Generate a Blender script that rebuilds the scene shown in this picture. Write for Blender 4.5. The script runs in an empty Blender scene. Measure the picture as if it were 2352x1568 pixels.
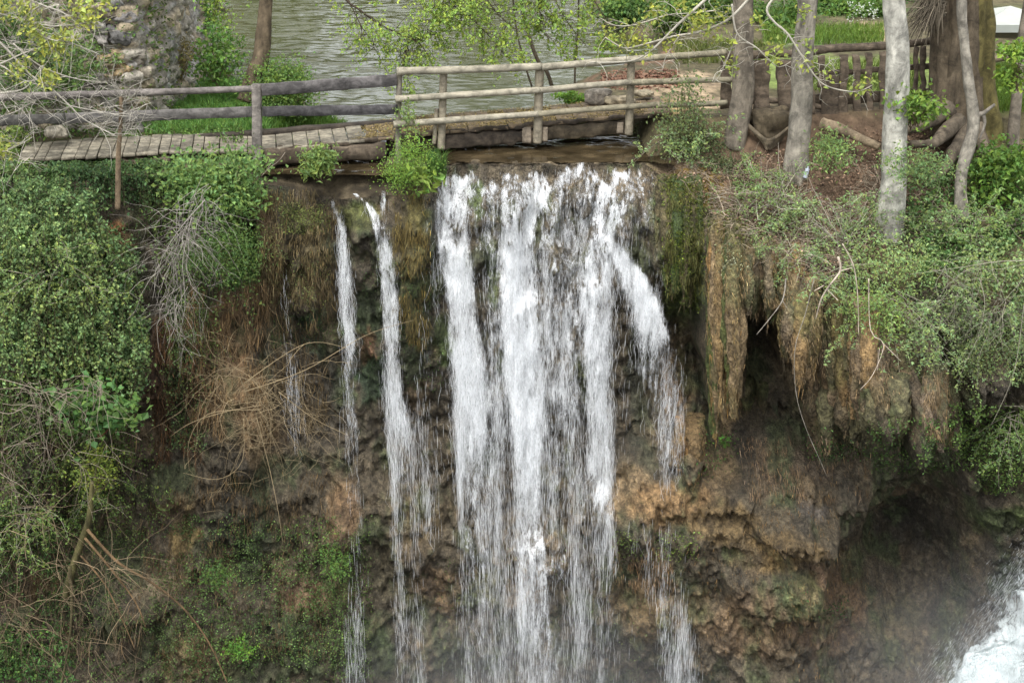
import bpy, math, random
import numpy as np
R = math.radians
random.seed(7)
rng = np.random.default_rng(11)
scn = bpy.context.scene
col = scn.collection

# ---------------------------------------------------------------- camera, sky, sun, exposure
CAM = np.array([0.0, -23.0, 5.4]); PITCH = R(22)
cd = bpy.data.cameras.new('camera'); cam = bpy.data.objects.new('camera', cd); col.objects.link(cam)
cam.location = CAM; cam.rotation_euler = (R(90) - PITCH, 0, 0)
cd.sensor_width = 36; cd.lens = 18 / math.tan(R(20)); cd.clip_end = 500
scn.camera = cam
w = bpy.data.worlds.new('World'); scn.world = w; w.use_nodes = True
nt = w.node_tree; bg = nt.nodes['Background']
sky = nt.nodes.new('ShaderNodeTexSky'); sky.sky_type = 'NISHITA'; sky.sun_disc = False
sky.sun_elevation = R(64); sky.sun_rotation = R(200); sky.dust_density = 3.0
hs = nt.nodes.new('ShaderNodeHueSaturation'); hs.inputs['Saturation'].default_value = 0.22
nt.links.new(sky.outputs[0], hs.inputs['Color']); 
tcw = nt.nodes.new('ShaderNodeTexCoord'); cn = nt.nodes.new('ShaderNodeTexNoise'); cn.inputs['Scale'].default_value = 5; cn.inputs['Detail'].default_value = 6
cm = nt.nodes.new('ShaderNodeMapRange'); cv = nt.nodes.new('ShaderNodeVectorMath'); cv.operation = 'SCALE'          # broken bright cloud
for i_, q_ in enumerate((.38, .62, .5, 2.1)): cm.inputs[1 + i_].default_value = q_
nt.links.new(tcw.outputs['Generated'], cn.inputs['Vector']); nt.links.new(cn.outputs[0], cm.inputs[0])
nt.links.new(hs.outputs[0], cv.inputs[0]); nt.links.new(cm.outputs[0], cv.inputs['Scale']); nt.links.new(cv.outputs[0], bg.inputs[0])
bg.inputs[1].default_value = 0.15
sd = bpy.data.lights.new('sun', 'SUN'); sun = bpy.data.objects.new('sun', sd); col.objects.link(sun)
sd.energy = 0.95; sd.angle = R(25); sd.color = (1, 0.985, 0.95)
sun.rotation_euler = (R(26), 0, R(-20))     # from above, behind the camera
scn.view_settings.view_transform = 'Standard'; scn.view_settings.look = 'None'
scn.view_settings.exposure = .92; scn.view_settings.gamma = 1
scn.cycles.transparent_max_bounces = 12; scn.cycles.max_bounces = 5
scn.cycles.diffuse_bounces = 3; scn.cycles.transmission_bounces = 3

# ---------------------------------------------------------------- projection helpers (survey grid: 2352 x 1568)
F = 1176 / math.tan(R(20)); cp, sp = math.cos(PITCH), math.sin(PITCH)
def ray(u, v):
    u = np.asarray(u, float); v = np.asarray(v, float)
    a = (u - 1176) / F; b = (784 - v) / F
    return a + 0*b, cp + b*sp + 0*a, -sp + b*cp + 0*a
def P(u, v, y):
    dx, dy, dz = ray(u, v); t = (np.asarray(y, float) - CAM[1]) / dy
    return np.stack([CAM[0] + t*dx, CAM[1] + t*dy, CAM[2] + t*dz], -1)
def PZ(u, v, z):
    dx, dy, dz = ray(u, v); t = (z - CAM[2]) / dz
    return np.stack([CAM[0] + t*dx, CAM[1] + t*dy, CAM[2] + t*dz], -1)
def proj(p):
    p = np.asarray(p, float); d = p - CAM
    f = d[..., 1]*cp - d[..., 2]*sp; up = d[..., 1]*sp + d[..., 2]*cp
    return 1176 + F*d[..., 0]/f, 784 - F*up/f
def px(n): return n / 143.0          # survey pixels to metres at the falls

# ---------------------------------------------------------------- noise
def _h(i, j, k, s):
    n = (i*73856093) ^ (j*19349663) ^ (k*83492791) ^ (s*2654435761 & 0x7fffffff)
    n = (n ^ (n >> 13)) * 1274126177 & 0x7fffffff
    n = (n ^ (n >> 11)) * 668265263 & 0x7fffffff
    return ((n ^ (n >> 15)) & 0xffff) / 65535.0
def vn(p, s=0):
    p = np.asarray(p, float); i = np.floor(p).astype(np.int64); f = p - i; f = f*f*(3 - 2*f)
    r = 0
    for a in (0, 1):
        wa = f[..., 0] if a else 1 - f[..., 0]
        for b in (0, 1):
            wb = f[..., 1] if b else 1 - f[..., 1]
            for c in (0, 1):
                wc = f[..., 2] if c else 1 - f[..., 2]
                r = r + wa*wb*wc*_h(i[..., 0]+a, i[..., 1]+b, i[..., 2]+c, s)
    return r*2 - 1
def fbm(p, o=4, s=0, g=0.5):
    p = np.asarray(p, float); r = 0; a = 1; t = 0
    for k in range(o):
        r = r + a*vn(p * 2**k + 17.3*k, s + k); t += a; a *= g
    return r / t
def sst(a, b, x): t = np.clip((x - a)/(b - a), 0, 1); return t*t*(3 - 2*t)

# ---------------------------------------------------------------- mesh builder
class MB:
    def __init__(s): s.v = []; s.c = []; s.q = []; s.t = []; s.n = 0
    def add(s, v, c, q=None, t=None):
        v = np.asarray(v, float).reshape(-1, 3); c = np.asarray(c, float)
        if c.ndim == 1: c = np.tile(c, (len(v), 1))
        s.v.append(v); s.c.append(c[:, :3])
        if q is not None and len(q): s.q.append(np.asarray(q, np.int64) + s.n)
        if t is not None and len(t): s.t.append(np.asarray(t, np.int64) + s.n)
        s.n += len(v)
    def build(s, name, mat, parent=None, smooth=True, extra=None):
        me = bpy.data.meshes.new(name)
        v = np.concatenate(s.v); c = np.concatenate(s.c)
        if parent is not None: v = v - np.array(parent.location)
        q = np.concatenate(s.q) if s.q else np.zeros((0, 4), int)
        t = np.concatenate(s.t) if s.t else np.zeros((0, 3), int)
        me.vertices.add(len(v)); me.vertices.foreach_set('co', v.astype(np.float32).ravel())
        me.loops.add(q.size + t.size)
        me.loops.foreach_set('vertex_index', np.concatenate([q.ravel(), t.ravel()]).astype(np.int32))
        me.polygons.add(len(q) + len(t))
        me.polygons.foreach_set('loop_start', np.concatenate([np.arange(len(q))*4, q.size + np.arange(len(t))*3]).astype(np.int32))
        me.polygons.foreach_set('use_smooth', np.full(len(q)+len(t), smooth))
        me.update(calc_edges=True)
        ca = me.color_attributes.new('Col', 'FLOAT_COLOR', 'POINT')
        ca.data.foreach_set('color', np.concatenate([c, np.ones((len(c), 1))], 1).astype(np.float32).ravel())
        if extra is not None:
            for k, a in extra.items():
                at = me.attributes.new(k, 'FLOAT', 'POINT'); at.data.foreach_set('value', a.astype(np.float32))
        me.materials.append(mat)
        o = bpy.data.objects.new(name, me); col.objects.link(o)
        if parent is not None: o.parent = parent
        return o
def tag(o, label=None, cat=None, group=None, kind=None):
    if label: o['label'] = label
    if cat: o['category'] = cat
    if group: o['group'] = group
    if kind: o['kind'] = kind
    return o
def thing(name, loc, label, cat, group=None):
    o = bpy.data.objects.new(name, None); o.location = [float(a) for a in loc]; col.objects.link(o)
    o.empty_display_size = 0.2
    return tag(o, label, cat, group)

# ---------------------------------------------------------------- materials
def mat(name, rough=0.9, nscale=6, namp=0.35, bump=0.3, bscale=20, stretch=(1, 1, 1), trans=0.0, spec=0.3, bdist=0.02):
    m = bpy.data.materials.new(name); m.use_nodes = True; n = m.node_tree; N = n.nodes; L = n.links
    b = N['Principled BSDF']; out = N['Material Output']
    at = N.new('ShaderNodeAttribute'); at.attribute_name = 'Col'
    src = at.outputs['Color']
    tc = N.new('ShaderNodeTexCoord'); mp = N.new('ShaderNodeMapping'); mp.inputs['Scale'].default_value = stretch
    L.new(tc.outputs['Object'], mp.inputs['Vector'])
    if namp:
        no = N.new('ShaderNodeTexNoise'); no.inputs['Scale'].default_value = nscale; no.inputs['Detail'].default_value = 6
        no.inputs['Roughness'].default_value = 0.65
        L.new(mp.outputs[0], no.inputs['Vector'])
        mr = N.new('ShaderNodeMapRange'); mr.inputs[1].default_value = 0.3; mr.inputs[2].default_value = 0.7
        mr.inputs[3].default_value = 1 - namp; mr.inputs[4].default_value = 1 + namp
        L.new(no.outputs[0], mr.inputs[0])
        vm = N.new('ShaderNodeVectorMath'); vm.operation = 'SCALE'
        L.new(src, vm.inputs[0]); L.new(mr.outputs[0], vm.inputs['Scale']); src = vm.outputs[0]
    L.new(src, b.inputs['Base Color'])
    b.inputs['Roughness'].default_value = rough; b.inputs['Specular IOR Level'].default_value = spec
    if bump:
        n2 = N.new('ShaderNodeTexNoise'); n2.inputs['Scale'].default_value = bscale; n2.inputs['Detail'].default_value = 5
        L.new(mp.outputs[0], n2.inputs['Vector'])
        bp = N.new('ShaderNodeBump'); bp.inputs['Strength'].default_value = bump; bp.inputs['Distance'].default_value = bdist
        L.new(n2.outputs[0], bp.inputs['Height']); L.new(bp.outputs[0], b.inputs['Normal'])
    if trans:
        tr = N.new('ShaderNodeBsdfTranslucent'); L.new(src, tr.inputs[0])
        mx = N.new('ShaderNodeMixShader'); mx.inputs[0].default_value = trans
        L.new(b.outputs[0], mx.inputs[1]); L.new(tr.outputs[0], mx.inputs[2]); L.new(mx.outputs[0], out.inputs[0])
    return m
M_leaf = mat('leaf', 0.55, namp=0, bump=0, trans=0.35, spec=0.35)
M_rock = mat('tufa', 0.7, 9, 0.6, 1.0, 34, (1, 1, 0.6), spec=0.4, bdist=0.06)
def speckle(m, scale, lo, hi, a, b_):
    """a second, sharper grain: crusts and specks of the stone itself"""
    N = m.node_tree.nodes; L = m.node_tree.links; B = N['Principled BSDF']; src = B.inputs['Base Color'].links[0].from_socket
    tc = N.new('ShaderNodeTexCoord'); no = N.new('ShaderNodeTexNoise'); no.inputs['Scale'].default_value = scale; no.inputs['Detail'].default_value = 8
    no.inputs['Roughness'].default_value = .75; no.inputs['Distortion'].default_value = .5
    L.new(tc.outputs['Object'], no.inputs['Vector']); mr = N.new('ShaderNodeMapRange')
    for i, q in enumerate((lo, hi, a, b_)): mr.inputs[1 + i].default_value = q
    L.new(no.outputs[0], mr.inputs[0]); vm = N.new('ShaderNodeVectorMath'); vm.operation = 'SCALE'
    L.new(src, vm.inputs[0]); L.new(mr.outputs[0], vm.inputs['Scale']); L.new(vm.outputs[0], B.inputs['Base Color'])
speckle(M_rock, 13, .4, .6, .5, 1.35)
M_soil = mat('soil', 0.95, 5, 0.5, 0.8, 22, bdist=0.03)
M_bark = mat('bark', 0.9, 9, 0.4, 0.7, 26, (1, 1, 0.35), bdist=0.02)
M_wood = mat('weathered_wood', 0.85, 10, 0.45, 0.6, 30, (0.25, 1, 1), bdist=0.012)
M_log = mat('pole_wood', 0.8, 14, 0.35, 0.5, 36, (0.4, 1, 1), bdist=0.008)
M_stone = mat('stone', 0.9, 8, 0.45, 0.9, 18, bdist=0.03)
M_twig = mat('twig', 0.85, namp=0, bump=0)
speckle(M_bark, 3.5, .4, .6, .5, 1.25); speckle(M_wood, 6, .4, .6, .5, 1.25); speckle(M_stone, 5, .4, .62, .5, 1.25); speckle(M_log, 7, .38, .55, .6, 1.15)
M_fibre = mat('fibre', 0.9, namp=0, bump=0, trans=0.15)
M_cloth = mat('canvas', 0.8, 4, 0.06, 0.1, 40, trans=0.2)
M_metal = mat('dark_metal', 0.5, 5, 0.1, 0.1, 20)

def water_mat():
    m = bpy.data.materials.new('river_water'); m.use_nodes = True; N = m.node_tree.nodes; L = m.node_tree.links
    b = N['Principled BSDF']; tc = N.new('ShaderNodeTexCoord')
    at = N.new('ShaderNodeAttribute'); at.attribute_name = 'Col'; L.new(at.outputs[0], b.inputs['Base Color'])
    b.inputs['Roughness'].default_value = 0.03; b.inputs['IOR'].default_value = 1.4
    h = None
    for sc, st, amp, dist in ((9.0, (1, 1.4, 1), 0.5, 0.006),):
        mp = N.new('ShaderNodeMapping'); mp.inputs['Scale'].default_value = st; L.new(tc.outputs['Object'], mp.inputs[0])
        no = N.new('ShaderNodeTexNoise'); no.inputs['Scale'].default_value = sc; no.inputs['Detail'].default_value = 3
        no.inputs['Distortion'].default_value = 0.6
        L.new(mp.outputs[0], no.inputs['Vector'])
        bp = N.new('ShaderNodeBump'); bp.inputs['Strength'].default_value = amp; bp.inputs['Distance'].default_value = dist
        L.new(no.outputs[0], bp.inputs['Height'])
        if h is not None: L.new(h.outputs[0], bp.inputs['Normal'])
        h = bp
    L.new(h.outputs[0], b.inputs['Normal'])
    return m
M_river = water_mat()

def fall_mat():
    m = bpy.data.materials.new('falling_water'); m.use_nodes = True; N = m.node_tree.nodes; L = m.node_tree.links
    out = N['Material Output']; b = N['Principled BSDF']
    b.inputs['Base Color'].default_value = (0.92, 0.94, 0.95, 1); b.inputs['Roughness'].default_value = 0.35
    tr = N.new('ShaderNodeBsdfTranslucent'); tr.inputs[0].default_value = (0.85, 0.88, 0.9, 1)
    m0 = N.new('ShaderNodeMixShader'); m0.inputs[0].default_value = 0.3
    L.new(b.outputs[0], m0.inputs[1]); L.new(tr.outputs[0], m0.inputs[2])
    tc = N.new('ShaderNodeTexCoord')
    def noise(scale, st, det, dist=0.0, rough=0.6):
        mp = N.new('ShaderNodeMapping'); mp.inputs['Scale'].default_value = st; L.new(tc.outputs['Object'], mp.inputs[0])
        no = N.new('ShaderNodeTexNoise'); no.inputs['Scale'].default_value = scale; no.inputs['Detail'].default_value = det
        no.inputs['Distortion'].default_value = dist; no.inputs['Roughness'].default_value = rough
        L.new(mp.outputs[0], no.inputs['Vector']); return no.outputs[0]
    def math_(op, x, y=0.0):
        k = N.new('ShaderNodeMath'); k.operation = op
        for i, q in enumerate((x, y)):
            if isinstance(q, (int, float)): k.inputs[i].default_value = q
            else: L.new(q, k.inputs[i])
        return k.outputs[0]
    clump = noise(1.0, (7, 5, 1.5), 3, 0.6, 0.6); fine = noise(1.0, (30, 9, 5.5), 4, 0.9, 0.7); lace = noise(1.0, (15, 9, 4.2), 3, 1.6, 0.6)
    ridge = math_('SUBTRACT', 0.5, math_('MULTIPLY', math_('ABSOLUTE', math_('SUBTRACT', lace, 0.5)), 9.0))
    ridge = math_('MAXIMUM', ridge, -0.4)
    t = math_('ADD', math_('MULTIPLY', math_('SUBTRACT', clump, 0.5), 3.6), math_('MULTIPLY', math_('SUBTRACT', fine, 0.5), 2.5))
    t = math_('ADD', t, math_('MULTIPLY', ridge, 0.42))
    at = N.new('ShaderNodeAttribute'); at.attribute_name = 'flow'
    d = math_('ADD', math_('SUBTRACT', math_('MULTIPLY', at.outputs['Fac'], 2.3), 1.5), t)
    mr = N.new('ShaderNodeMapRange'); mr.interpolation_type = 'SMOOTHSTEP'
    mr.inputs[1].default_value = -0.35; mr.inputs[2].default_value = 1.35; mr.inputs[3].default_value = 0; mr.inputs[4].default_value = 0.93
    L.new(d, mr.inputs[0])
    gate = math_('MULTIPLY', mr.outputs[0], math_('MINIMUM', math_('MULTIPLY', at.outputs['Fac'], 6.0), 1.0))
    tp = N.new('ShaderNodeBsdfTransparent'); mx = N.new('ShaderNodeMixShader')
    L.new(gate, mx.inputs[0]); L.new(tp.outputs[0], mx.inputs[1]); L.new(m0.outputs[0], mx.inputs[2])
    L.new(mx.outputs[0], out.inputs[0])
    return m
M_fall = fall_mat()
M_drop = mat('water_drop', 0.3, namp=0, bump=0, trans=0.35, spec=0.5)
M_foam = mat('foam', 0.6, 3, 0.05, 0.6, 9, trans=0.3, bdist=0.08)

M_torrent = M_fall.copy(); M_torrent.name = 'torrent_water'; M_torrent.node_tree.nodes['Principled BSDF'].inputs['Base Color'].default_value = (.68, .74, .74, 1)
for n_ in M_torrent.node_tree.nodes:
    if n_.type == 'BSDF_TRANSLUCENT': n_.inputs[0].default_value = (.5, .56, .56, 1)
# ---------------------------------------------------------------- shape helpers
def unit(a): a = np.asarray(a, float); return a / np.maximum(np.linalg.norm(a, axis=-1, keepdims=True), 1e-9)
def smooth_line(pts, n):
    pts = np.asarray(pts, float); d = np.r_[0, np.cumsum(np.linalg.norm(np.diff(pts[:, :3], axis=0), axis=1))]
    t = np.linspace(0, d[-1], n); k = len(pts); out = []
    for q in t:
        i = min(max(np.searchsorted(d, q) - 1, 0), k - 2); f = (q - d[i]) / max(d[i+1] - d[i], 1e-9)
        p0 = pts[max(i-1, 0)]; p1 = pts[i]; p2 = pts[i+1]; p3 = pts[min(i+2, k-1)]
        out.append(0.5*((2*p1) + (-p0+p2)*f + (2*p0-5*p1+4*p2-p3)*f*f + (-p0+3*p1-3*p2+p3)*f**3))
    return np.array(out)
def tubes(mb, Pn, Rn, c, sides=3):
    """batch of tubes: Pn (N,K,3), Rn (N,K), c (3,) or (N,3)"""
    Pn = np.asarray(Pn, float); N_, K, _ = Pn.shape; Rn = np.broadcast_to(Rn, (N_, K))
    T = unit(np.gradient(Pn, axis=1)); ref = np.zeros_like(T); ref[..., 0] = 1
    big = np.abs(T[..., 0]) > 0.9; ref[big] = (0, 0, 1)
    A = unit(np.cross(T, ref)); B = np.cross(T, A)
    an = np.arange(sides) * 2*math.pi/sides
    V = Pn[:, :, None] + Rn[..., None, None]*(np.cos(an)[:, None]*A[:, :, None] + np.sin(an)[:, None]*B[:, :, None])
    idx = np.arange(N_*K*sides).reshape(N_, K, sides); nx = np.roll(idx, -1, 2)
    q = np.stack([idx[:, :-1], nx[:, :-1], nx[:, 1:], idx[:, 1:]], -1).reshape(-1, 4)
    c = np.asarray(c, float); c = np.broadcast_to(c, (N_, 3)) if c.ndim == 1 else c
    mb.add(V, np.repeat(c, K*sides, axis=0), q)
def ribbons(mb, Pn, W, c, side=None):
    Pn = np.asarray(Pn, float); N_, K, _ = Pn.shape
    if side is None: side = unit(np.stack([rng.normal(1, .3, N_), rng.normal(0, .45, N_), np.zeros(N_)], -1))
    W = np.broadcast_to(W, (N_, K)); o = side[:, None]*W[..., None]/2
    V = np.stack([Pn - o, Pn + o], 2)
    idx = np.arange(N_*K*2).reshape(N_, K, 2)
    q = np.stack([idx[:, :-1, 0], idx[:, :-1, 1], idx[:, 1:, 1], idx[:, 1:, 0]], -1).reshape(-1, 4)
    c = np.broadcast_to(np.asarray(c, float), (N_, 3)) if np.ndim(c) == 1 else c
    mb.add(V, np.repeat(c, K*2, axis=0), q)
def leaves(mb, C, size, c, up=(0, -0.45, 0.9), spread=0.55, width=0.6, droop=0.35):
    C = np.asarray(C, float); n = len(C)
    if n == 0: return
    nm = unit(np.array(up) + rng.normal(0, spread, (n, 3)))
    d = unit(np.cross(nm, rng.normal(0, 1, (n, 3)))); d[:, 2] -= droop; d = unit(d)
    s = unit(np.cross(d, nm)); nm = np.cross(s, d)
    L = np.asarray(size)*rng.uniform(.6, 1.35, n); W = L*width*rng.uniform(.8, 1.2, n)
    L = L[:, None]; W = W[:, None]
    V = np.stack([C - d*L*.5, C - d*L*.1 - s*W*.5 + nm*L*.12, C + d*L*.5 - nm*L*.1, C - d*L*.1 + s*W*.5 + nm*L*.12], 1)
    i = np.arange(n)[:, None]*4
    t = np.concatenate([i + [[0, 1, 2]], i + [[0, 2, 3]]], 0)
    c = np.broadcast_to(np.asarray(c, float), (n, 3)) if np.ndim(c) == 1 else c
    mb.add(V, np.repeat(c, 4, axis=0), t=t)
def vary(c, n, a=0.3, yellow=0.25):
    c = np.asarray(c, float); k = np.exp(rng.normal(0, a, n))[:, None]; y = rng.uniform(0, yellow, n)[:, None]
    o = c*k; o[:, 0:1] += o[:, 1:2]*y*0.6; o[:, 2:3] *= 1 - y
    return np.clip(o, 0, 1)
def log(mb, pts, r0, r1, c, sides=12, n=24, rough=0.08, seed=0, cap=True, nz=5, fl=0, nzz=.4):
    """a trunk, pole or root: swept uneven tube with closed ends"""
    L = smooth_line(pts, n); r = np.linspace(r0, r1, n)
    if fl: r = r*(1 + fl*np.exp(-np.linspace(0, 1, n)*14))
    T = unit(np.gradient(L, axis=0)); ref = np.array([0, 1, 0.01]) if abs(T[0, 1]) < .8 else np.array([1, 0, 0])
    A = unit(np.cross(T, ref)); B = np.cross(T, A); an = np.arange(sides)*2*math.pi/sides
    dirs = np.cos(an)[:, None]*A[:, None] + np.sin(an)[:, None]*B[:, None]
    V0 = L[:, None] + dirs*r[:, None, None]
    f = 1 + rough*fbm(V0*[nz, nz, nz*nzz] + seed*7.7, 3, seed) * 2
    V = L[:, None] + dirs*(r[:, None]*f)[..., None]
    idx = np.arange(n*sides).reshape(n, sides); nx = np.roll(idx, -1, 1)
    q = np.stack([idx[:-1], nx[:-1], nx[1:], idx[1:]], -1).reshape(-1, 4)
    cc = np.asarray(c, float)*(1 + 0.3*fbm(V*[6, 6, 2.5] + seed, 3, seed+5))[..., None]
    V = V.reshape(-1, 3); cc = cc.reshape(-1, 3); t = []
    if cap:
        V = np.vstack([V, L[0], L[-1]]); cc = np.vstack([cc, cc[0]*1.2, cc[-1]*1.2]); k = n*sides
        for j in range(sides):
            t.append((k, (j+1) % sides, j)); t.append((k+1, (n-1)*sides + j, (n-1)*sides + (j+1) % sides))
    mb.add(V, cc, q, t)
def board(mb, p0, p1, w, h, c, seed=0, n=14, rag=0.012, side=None, cvar=0.3):
    """squared timber from p0 to p1; w across (horizontal), h vertical; worn uneven edges"""
    p0 = np.asarray(p0, float); p1 = np.asarray(p1, float); T = unit(p1 - p0)
    upv = np.array([0, 0, 1.0]) if abs(T[2]) < .8 else np.array([0, 1.0, 0])
    S = unit(np.cross(T, upv)) if side is None else unit(side); U = unit(np.cross(S, T))
    e = 0.12*min(w, h)
    prof = [(-w/2+e, -h/2), (w/2-e, -h/2), (w/2, -h/2+e), (w/2, h/2-e), (w/2-e, h/2), (-w/2+e, h/2), (-w/2, h/2-e), (-w/2, -h/2+e)]
    L = p0 + (p1 - p0)*np.linspace(0, 1, n)[:, None]; K = len(prof)
    V = np.stack([L + S*a + U*b for a, b in prof], 1)
    V = V + rag*np.stack([vn(V*7 + seed*3.1 + k*9, seed + k) for k in range(3)], -1)
    idx = np.arange(n*K).reshape(n, K); nx = np.roll(idx, -1, 1)
    q = np.stack([idx[:-1], nx[:-1], nx[1:], idx[1:]], -1).reshape(-1, 4)
    cc = np.asarray(c, float)*(1 + cvar*fbm(V*[3, 8, 8] + seed, 3, seed))[..., None]
    V = V.reshape(-1, 3); cc = cc.reshape(-1, 3)
    V = np.vstack([V, L[0], L[-1]]); cc = np.vstack([cc, cc[0], cc[-1]]); k = n*K; t = []
    for j in range(K):
        t.append((k, (j+1) % K, j)); t.append((k+1, (n-1)*K + j, (n-1)*K + (j+1) % K))
    mb.add(V, cc, q, t)
def blob(mb, c0, rad, c, seed=0, n=14, rough=0.25, flat=0.0):
    """an uneven stone"""
    th = np.linspace(0.02, math.pi-.02, n); ph = np.arange(2*n)*math.pi/n
    D = np.stack([np.sin(th)[:, None]*np.cos(ph), np.sin(th)[:, None]*np.sin(ph), np.cos(th)[:, None]*np.ones(2*n)], -1)
    D2 = np.sign(D)*np.abs(D)**0.75
    f = 1 + rough*fbm(D*1.6 + seed*5.3, 3, seed)*2 + 0.06*fbm(D*6 + seed, 2, seed+3)
    V = np.asarray(c0, float) + D2*f[..., None]*np.asarray(rad, float)
    idx = np.arange(V.size//3).reshape(n, 2*n); nx = np.roll(idx, -1, 1)
    q = np.stack([idx[:-1], idx[1:], nx[1:], nx[:-1]], -1).reshape(-1, 4)
    cc = np.asarray(c, float)*(1 + .3*fbm(V*5, 3, seed))[..., None]
    mb.add(V, cc.reshape(-1, 3), q)
def uvline(pts, y=None):
    """points (u, v, y) or (u, v) with a common y -> world"""
    return np.array([P(p[0], p[1], p[2] if len(p) > 2 else y) for p in pts])
def twigs(mb, starts, dirs, length, r0, c, grav=0.25, K=6, wob=0.25, sides=3, cv=0.25, taper=0.3):
    """batch of thin curved twigs; returns the point array"""
    N_ = len(starts); L = np.broadcast_to(length, (N_,))*rng.uniform(.6, 1.3, N_)
    d = unit(dirs); Pn = [np.asarray(starts, float)]
    for k in range(K - 1):
        d = unit(d + rng.normal(0, wob, (N_, 3)) + np.array([0, 0, -grav])); Pn.append(Pn[-1] + d*(L/(K-1))[:, None])
    Pn = np.stack(Pn, 1); rr = np.linspace(1, taper, K)[None]*np.broadcast_to(r0, (N_,))[:, None]
    tubes(mb, Pn, rr, vary(c, N_, cv, 0), sides)
    return Pn

# ---------------------------------------------------------------- terrain: the bank, the river bed and the cliff as one profile sheet
WL = -0.42                                            # river level
EDGE = [(-400, 395, -2.2), (0, 395, -2.0), (250, 395, -1.8), (430, 405, -1.6), (600, 422, -1.2), (760, 455, -1.15), (900, 445, -1.15),
        (985, 402, -.95), (1020, 379, -.75), (1250, 369, -.7), (1480, 378, -.75), (1515, 402, -.9), (1600, 470, -1.15),
        (1700, 520, -1.45), (1900, 600, -1.9), (2100, 640, -2.15), (2352, 690, -2.35), (2700, 720, -2.5)]
E = uvline(EDGE)
def edge(x):
    q = np.stack([x*1.6, 0*x, 0*x], -1); q5 = np.stack([x*6, 0*x, 0*x], -1)
    return np.interp(x, E[:, 0], E[:, 1]) + .22*fbm(q, 3, 15) + .08*fbm(q5, 2, 16), np.interp(x, E[:, 0], E[:, 2]) + .05*fbm(q + 9, 3, 17)
# river outline on the water plane
rp = [PZ(u, v, WL)[:2] for u, v in ((820, 292), (745, 262), (700, 215), (560, 205), (535, 150), (490, 60), (455, 0))]
rp += [np.array(q) for q in ((-9.5, 26), (-14, 60), (26, 60), (20, 34), (10, 24))]
rp += [PZ(u, v, WL)[:2] for u, v in ((1345, 0), (1355, 25), (1380, 58), (1500, 112), (1490, 148), (1400, 165), (1300, 190), (1290, 238), (1262, 268))]
RP = np.array(rp)
def sdist(x, y, poly):
    """signed distance, positive inside"""
    d = np.full(x.shape, 1e9); ins = np.zeros(x.shape, bool); n = len(poly)
    for i in range(n):
        a = poly[i]; b = poly[(i+1) % n]; e = b - a; wx = x - a[0]; wy = y - a[1]
        t = np.clip((wx*e[0] + wy*e[1])/(e@e), 0, 1); d = np.minimum(d, np.hypot(wx - t*e[0], wy - t*e[1]))
        c1 = (a[1] <= y) != (b[1] <= y)
        xi = a[0] + (y - a[1])/(e[1] if e[1] else 1e-9)*e[0]; ins ^= c1 & (x < xi)
    return np.where(ins, d, -d)
def g(x, y):
    """ground height behind the cliff edge"""
    ye, ze = edge(x); p = np.stack([x, y, 0*x], -1)
    plat = np.interp(x, [-30, -8, -5, -3.6, 2.0, 2.8, 5, 12, 40], [.1, -.4, -.38, -.3, -.05, -.02, .02, .1, .3])
    plat = plat + 0.09*fbm(p*0.9, 3, 2) + 0.03*fbm(p*4, 3, 3)
    plat = plat + sst(5, 16, y)*0.25 + sst(24, 60, y)*6*(x > -40) + sst(9, 22, y - 0.4*x)*.6*(x > 3)
    yp = np.interp(x, [-12, -6, -4.2, -3.6, 2.0, 2.6, 3.3, 8, 30], [-.9, -.7, .5, .7, .9, .5, .35, .9, 1.2])
    t = np.clip((y - ye)/np.maximum(yp - ye, .2), 0, 1)
    z = ze + (plat - ze)*(t*(1.15 - .15*t)) + 0.07*fbm(p*2.2 + 5, 3, 4)*np.sin(np.pi*np.clip(t, 0, 1))
    s = sdist(x, y, RP)
    z = np.where(s > -0.8, np.minimum(z, np.where(s > 0, WL - .08 - np.minimum(s*.5, 1.0), WL - .08 + (-s)*0.55)), z)
    # the shallow channel running under the bridge to the lip
    ch = sst(-4.15, -3.85, x)*(1 - sst(2.05, 2.45, x))*(1 - sst(.9, 1.6, y - .15*np.abs(x)))
    zc = np.minimum(-.5 - 0.1*sst(-.4, .6, y), ze + (y - ye)*.9 + .02) + .06*fbm(p*5, 4, 8, .6)
    return z*(1 - ch) + np.minimum(z, zc)*ch

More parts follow.
